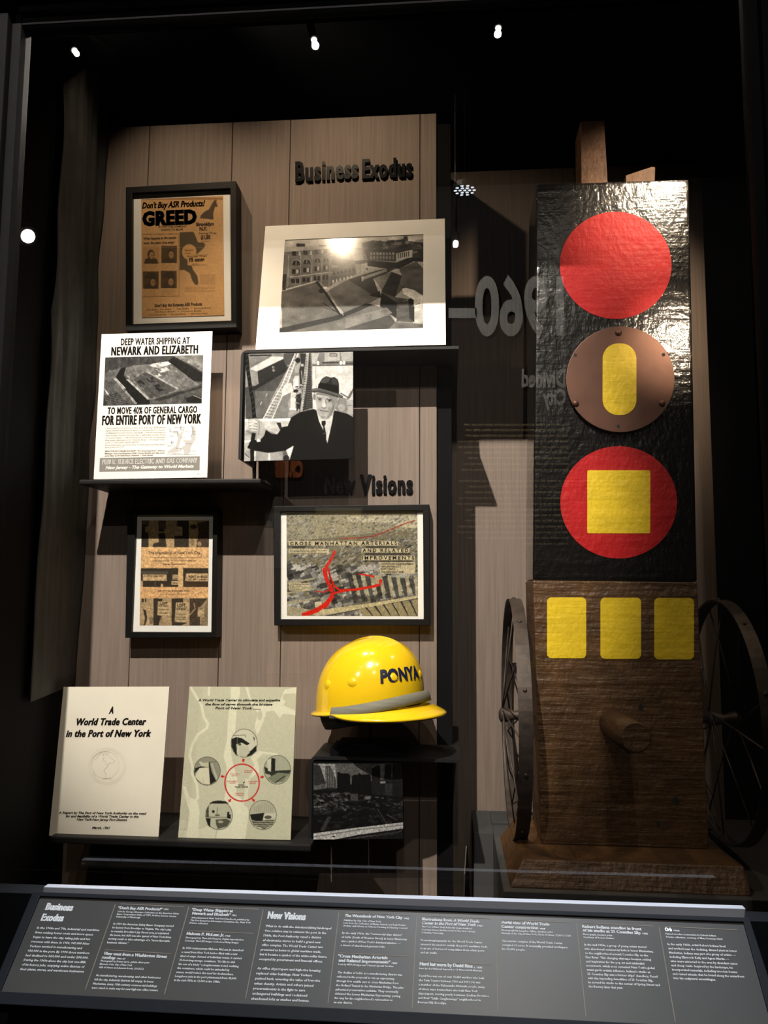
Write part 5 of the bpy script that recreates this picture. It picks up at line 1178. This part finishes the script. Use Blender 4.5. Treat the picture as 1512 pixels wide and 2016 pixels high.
para(['In 1959 the American Safety Razor Company moved', "its factory from Brooklyn to Virginia. The city's plan", 'to remake Brooklyn’s Jay Street area precipitated', 'the move, but ASR was also typical of New York firms', 'moving south to take advantage of a “more favorable', 'business climate.”'], z2(888, 320), z2(838, 466), [k*470, k*462, k*455, k*482, k*482, k*168], 4.2)
L.put('View west from a Washington Street', z2(810, 556), z2(1306, 582), 6.0, .03, fat=.018); L.put('rooftop', z2(796, 586), z2(902, 592), 6.0, .03, fat=.018, shear=.1); L.put('1966–67', z2(915, 592), z2(980, 595), 3.2, .01)
para(['Photograph by Danny Lyon, gelatin silver print', 'Museum of the City of New York', 'Gift of Amos and Jeannie Lucia, 2013.5.2'], z2(788, 610), z2(773, 660), [k*382, k*255, k*352], 3.6)
para(['As manufacturing, warehousing, and other businesses', 'left the city, industrial districts fell empty. In lower', 'Manhattan, many 19th-century commercial buildings', 'were razed to make way for new high-rise office towers.'], z2(750, 724), z2(716, 822), [k*508, k*465, k*502, k*524], 4.2)
k = .21164
L.put('“Deep Water Shipping at', z3(80, 252), z3(465, 266), 6.0, .03, fat=.018); L.put('Newark and Elizabeth”', z3(85, 286), z3(445, 302), 6.0, .03, fat=.018); L.put('1962', z3(458, 300), z3(498, 302), 3.2, .01)
para(['Advertisement in New York Port Handbook, published by', 'The Port Resources Information Committee, Inc., New York', 'Private collection'], z3(78, 322), z3(62, 372), [k*540, k*562, k*170], 3.6)
L.put('Malcom P. McLean Jr.', z3(33, 475), z3(385, 490), 6.0, .03, fat=.018); L.put('1962', z3(396, 492), z3(440, 494), 3.2, .01)
para(['Photograph by Time-Life Pictures, Digital reproduction', 'Courtesy: The LIFE Images Collection/Getty Images'], z3(26, 508), z3(16, 536), [k*540, k*502], 3.6)
para(['In 1956 businessman Malcom McLean Jr. launched', 'a vessel from New York harbor filled with a new', 'kind of cargo. Instead of individual crates, it carried', '35-foot-long storage containers. “It’s like to sink', 'the son of a bitch,” a longshoreman noted, realizing', 'the containers, which could be unloaded by', 'cranes, would reduce the need for dockworkers.', 'Longshore jobs in the port plummeted from 40,000', 'in the mid-1950s to 12,000 in the 1980s.'], z2(1430, 510), z2(1362, 762), [k*v_ for v_ in (565, 520, 568, 520, 562, 485, 535, 570, 430)], 4.2)
L.put('New Visions', z3(785, 322), z3(1140, 338), 15.5, .03, fat=.035, space=1.06)
para(['What to do with the deindustrializing landscape?', 'One solution was to reinvent the port. In the', '1960s, the Port Authority razed a district', 'of electronics stores to build a grand new', 'office complex. The World Trade Center was', 'promoted as home to global maritime trade,', 'but it became a symbol of the white-collar future,', 'occupied by government and financial offices.'], z3(768, 402), z3(706, 710), [k*v_ for v_ in (615, 575, 535, 540, 570, 562, 628, 595)], 4.8)
para(['As office skyscrapers and high-rise housing', 'replaced older buildings, New Yorkers', 'pushed back, asserting the value of low-rise', 'urban density. Artists and others joined', 'preservationists in the fight to save', 'endangered buildings and reclaimed', 'abandoned lofts as studios and homes.'], z3(692, 796), z3(634, 1078), [k*v_ for v_ in (590, 520, 605, 550, 485, 512, 543)], 4.8)
k = .22487
L.put('The Wastelands of New York City', z4(172, 290), z4(680, 308), 6.0, .03, fat=.018, shear=.1); L.put('1962', z4(693, 310), z4(735, 312), 3.2, .01)
para(['Published by City Club of New York', 'Lent from the Collection of Marian Sameth and Ruth Dickler', 'Archive and Library at Citizens Housing & Planning Council'], z4(165, 326), z4(158, 374), [k*325, k*548, k*562], 3.6)
para(['By the early 1960s, the “commercial slum district”', 'of SoHo (South of Houston Street) in lower Manhattan', 'was a symbol of New York’s deindustrialization —', 'a desert of abandoned garment lofts.'], z4(148, 438), z4(136, 546), [k*530, k*572, k*520, k*390], 4.2)
L.put('“Cross Manhattan Arterials', z4(110, 644), z4(548, 662), 6.0, .03, fat=.018); L.put('and Related Improvements”', z4(118, 682), z4(572, 700), 6.0, .03, fat=.018); L.put('1959', z4(585, 702), z4(630, 704), 3.2, .01)
para(['Lent by MTA Bridges and Tunnels Special Archive'], z4(114, 712), z4(114, 712), [k*485], 3.6)
para(['The decline of SoHo as a manufacturing district was', 'reflected in the proposal to run an expressway', 'through it to enable cars to cross Manhattan from', 'the Holland Tunnel to the Manhattan Bridge. The plan', 'galvanized preservation activists. They eventually', 'defeated the Lower Manhattan Expressway, paving', 'the way for the neighborhood’s reinvention as', 'an arts district.'], z4(108, 784), z4(75, 1046), [k*v_ for v_ in (568, 505, 545, 592, 552, 575, 510, 165)], 4.2)
L.put('Illustrations from', z4(848, 320), z4(1112, 332), 6.0, .03, fat=.018); L.put('A World Trade', z4(1122, 332), z4(1350, 342), 6.0, .03, fat=.018, shear=.25); L.put('Center in the Port of New York', z4(848, 354), z4(1322, 372), 6.0, .03, fat=.018, shear=.25); L.put('1961', z4(1335, 374), z4(1376, 376), 3.2, .01)
para(['The Port of New York Authority (reproductions)', 'Courtesy Avery Architectural & Fine Arts Library,', 'Columbia University'], z4(845, 382), z4(842, 434), [k*442, k*475, k*195], 3.6)
para(['Promotional materials for the World Trade Center', 'stressed the need to sustain the port’s maritime trade', 'in an era of increased competition from other ports', 'and air traffic.'], z4(838, 502), z4(834, 610), [k*540, k*585, k*560, k*150], 4.2)
L.put('Hard hat worn by David Rice', z4(828, 714), z4(1292, 736), 6.6, .035, fat=.02); L.put('c. 1970', z4(1303, 740), z4(1374, 743), 3.2, .01)
para(['Lent by the National September 11 Memorial & Museum'], z4(826, 748), z4(826, 748), [k*548], 3.6)
para(['David Rice was one of over 10,000 workers who built', 'the Twin Towers between 1966 and 1971. He was', 'a member of the Kahnawake Mohawk people, many', 'of whom were ironworkers who built New York', 'skyscrapers, moving yearly between Québec Province', 'and their “Little Caughnawaga” neighborhood in', 'Boerum Hill, Brooklyn.'], z4(822, 814), z4(812, 1046), [k*v_ for v_ in (572, 540, 580, 520, 620, 548, 252)], 4.2)
k = .18519
L.put('Aerial view of World Trade', z5(146, 424), z5(658, 446), 6.0, .03, fat=.018); L.put('Center construction', z5(146, 468), z5(538, 484), 6.0, .03, fat=.018); L.put('1968', z5(558, 486), z5(612, 488), 3.2, .01)
para(['Photograph by Langdon Gilley, modern print', 'Museum of the City of New York, Photo Archives, X2010.11.5241'], z5(148, 502), z5(148, 534), [k*548, k*740], 3.6)
para(['The massive complex of the World Trade Center', 'occupied 16 acres. It eventually provided workspace', 'for 50,000 people.'], z5(152, 618), z5(152, 704), [k*645, k*702, k*248], 4.4)
L.put('Robert Indiana standing in front', z6(102, 334), z6(552, 354), 6.0, .03, fat=.018); L.put('of his studio at 25 Coenties Slip', z6(106, 362), z6(546, 384), 6.0, .03, fat=.018); L.put('1965', z6(560, 384), z6(600, 386), 3.2, .01)
k = .25926
para(['Photograph, modern print', 'Courtesy of Robert Indiana'], z6(108, 390), z6(110, 412), [k*222, k*235], 3.6)
para(['In the mid-1950s, a group of young artists moved', 'into abandoned commercial lofts in lower Manhattan,', 'to the neighborhood around Coenties Slip on the', 'East River. This changing cityscape became setting', 'and inspiration for the pop art and minimalist', 'movements, which soon cemented New York’s global', 'avant-garde artistic influence. Indiana’s studio at', '25 Coenties Slip was a former ships’ chandlery. Faced', 'with the impending demolition of 25 Coenties Slip,', 'he moved his studio to the corner of Spring Street and', 'the Bowery later that year.'], z6(118, 470), z6(150, 788), [k*v_ for v_ in (472, 520, 478, 498, 445, 518, 482, 534, 498, 545, 262)], 4.4)
L.put('Orb', z6(730, 358), z6(785, 361), 7, .06); L.put('1960', z6(798, 361), z6(840, 363), 3.2, .01)
para(['Painted wooden construction by Robert Indiana', 'Private collection, courtesy of Mary Romney-Clark'], z6(734, 386), z6(740, 410), [k*385, k*430], 3.6)
para(['In the early 1960s, artist Robert Indiana lived', 'and worked near the declining, disused piers in lower', 'Manhattan. Indiana was part of a group of artists —', 'including Ellsworth Kelly and Agnes Martin —', 'who were attracted to the area by abundant space', 'and cheap rents. Inspired by the landscape, he', 'incorporated materials, including wooden beams', 'and rusted wheels, that he found along the waterfront', 'into his sculptural assemblages.'], z6(750, 466), z6(795, 724), [k*v_ for v_ in (440, 522, 508, 450, 510, 468, 496, 545, 322)], 4.4)
L.build('lettering', 'whiteink', rl, 0.0004)

# ------------------------------------------------------------------ hall graphics, mirrored in the glass
VB = lambda q, view, y=HW: Board(q, 0, 0, view, mirror=True, plane=(P(900, 1000, 2*GLASS_Y-y), (0, -1, 0)))
vg = (860, 520, 0.17857)
b = VB([(1480, 60), (100, 60), (100, 1640), (1480, 1640)], vg)
t = thing('hall_heading', 'large pale wall heading reading 1960– mirrored in the glass beside the painted timber', 'lettering', tuple(b.W([(0.5, 1)])[0]))
# u runs 0..1 from the reading left, which the mirror shows on the right
L = Letters(b); L.put('1960–', (1400, 765), (130, 765), 600, bold=0.03, res=5); L.build('lettering', 'whiteink', t, 0.004)
t2 = thing('hall_subheading', 'pale wall words reading Divided City mirrored over the black timber', 'lettering', tuple(b.W([(0.3, .95)])[0]))
L = Letters(b); L.put('Divided', (1420, 1352), (935, 1352), 185, bold=0.04); L.put('City', (1425, 1548), (1165, 1548), 165, bold=0.04); L.build('lettering', 'whiteink', t2, 0.004)
vt = (860, 800, 0.17857)
b = VB([(1500, 180), (200, 180), (200, 1540), (1500, 1540)], vt)
t = thing('hall_text', 'pale rows of small wall text mirrored left of the black timber', 'lettering', tuple(b.W([(0.5, 1)])[0]))
L = Letters(b)
rows = ((205, 260), (262, 295), (325, 320), (388, 235), (450, 245), (512, 275), (572, 340), (637, 265), (700, 265), (822, 235), (885, 355), (948, 305), (1013, 245), (1075, 215), (1140, 320), (1200, 365), (1262, 310), (1325, 215), (1388, 230), (1450, 320), (1515, 930))
for y, xl_ in rows:
    x = 1450
    while x > xl_+30:
        wd = random.uniform(28, 110); x2 = max(x-wd, xl_); L.quad([(x, y-11), (x2, y-11), (x2, y+11), (x, y+11)]); x = x2-14
L.build('text_rows', 'sheettan', t, 0.004)
def poster(name, label, q, m, cat='poster'):
    b_ = VB(q, (0, 0, 1.0)); base = b_.W([(0.5, 1)])[0]; o_ = b_.slab(name, m, None, 0.002, 0.012); me = o_.data
    for v in me.vertices: v.co -= Vector(base)
    o_.location = base; return tag(o_, label, cat)
poster('hall_poster', 'red hall sign mirrored above the green report cover', [(427, 1278), (352, 1280), (352, 1350), (427, 1348)], 'signred')
poster('hall_poster', 'blue-grey sheet in the hall mirrored at the left of the road plan', [(614, 1010), (522, 1010), (522, 1118), (612, 1118)], 'sheetblue')
poster('hall_poster', 'tan sheet in the hall mirrored in the middle of the road plan', [(714, 1000), (622, 1000), (622, 1122), (694, 1122)], 'sheettan')
poster('hall_poster', 'tan sheet in the hall mirrored left of the hard hat', [(610, 1238), (528, 1240), (528, 1325), (608, 1325)], 'sheettan')
bo = VB([(597, 907), (541, 908), (541, 940), (597, 940)], (0, 0, 1.0))
t = thing('hall_sign', 'orange lettering reading CRISIS mirrored below the mounted portrait', 'lettering', tuple(bo.W([(0.5, 1)])[0]))
L = Letters(bo); L.put('CRISIS', (597, 938), (541, 938), 28, bold=.07); L.build('lettering', 'signorange', t, 0.004)
bo = VB([(1110, 1300), (1028, 1300), (1028, 1318), (1110, 1318)], (0, 0, 1.0))
t = thing('hall_note', 'two short yellow text rows mirrored beside the left wheel', 'lettering', tuple(bo.W([(0.5, 1)])[0]))
L = Letters(bo)
for y, xa_, xb__ in ((1305, 1106, 1030), (1312, 1096, 1040)):
    x = xa_
    while x > xb__: x2 = max(x-random.uniform(6, 14), xb__); L.quad([(x, y-1.6), (x2, y-1.6), (x2, y+1.6), (x, y+1.6)]); x = x2-2
L.build('text_rows', 'yellowpaint', t, 0.004)

# ------------------------------------------------------------------ lights
for loc, tgt, wt, colr, ang, bl_ in CASE_LAMPS: spot('case_lamp', loc, tgt, wt, colr, ang, bl_, 0.012)
for loc, tgt, wt, colr, ang, rad in EXTRA_LAMPS: spot('added_hall_light', loc, tgt, wt, colr, ang, 0.6, rad)
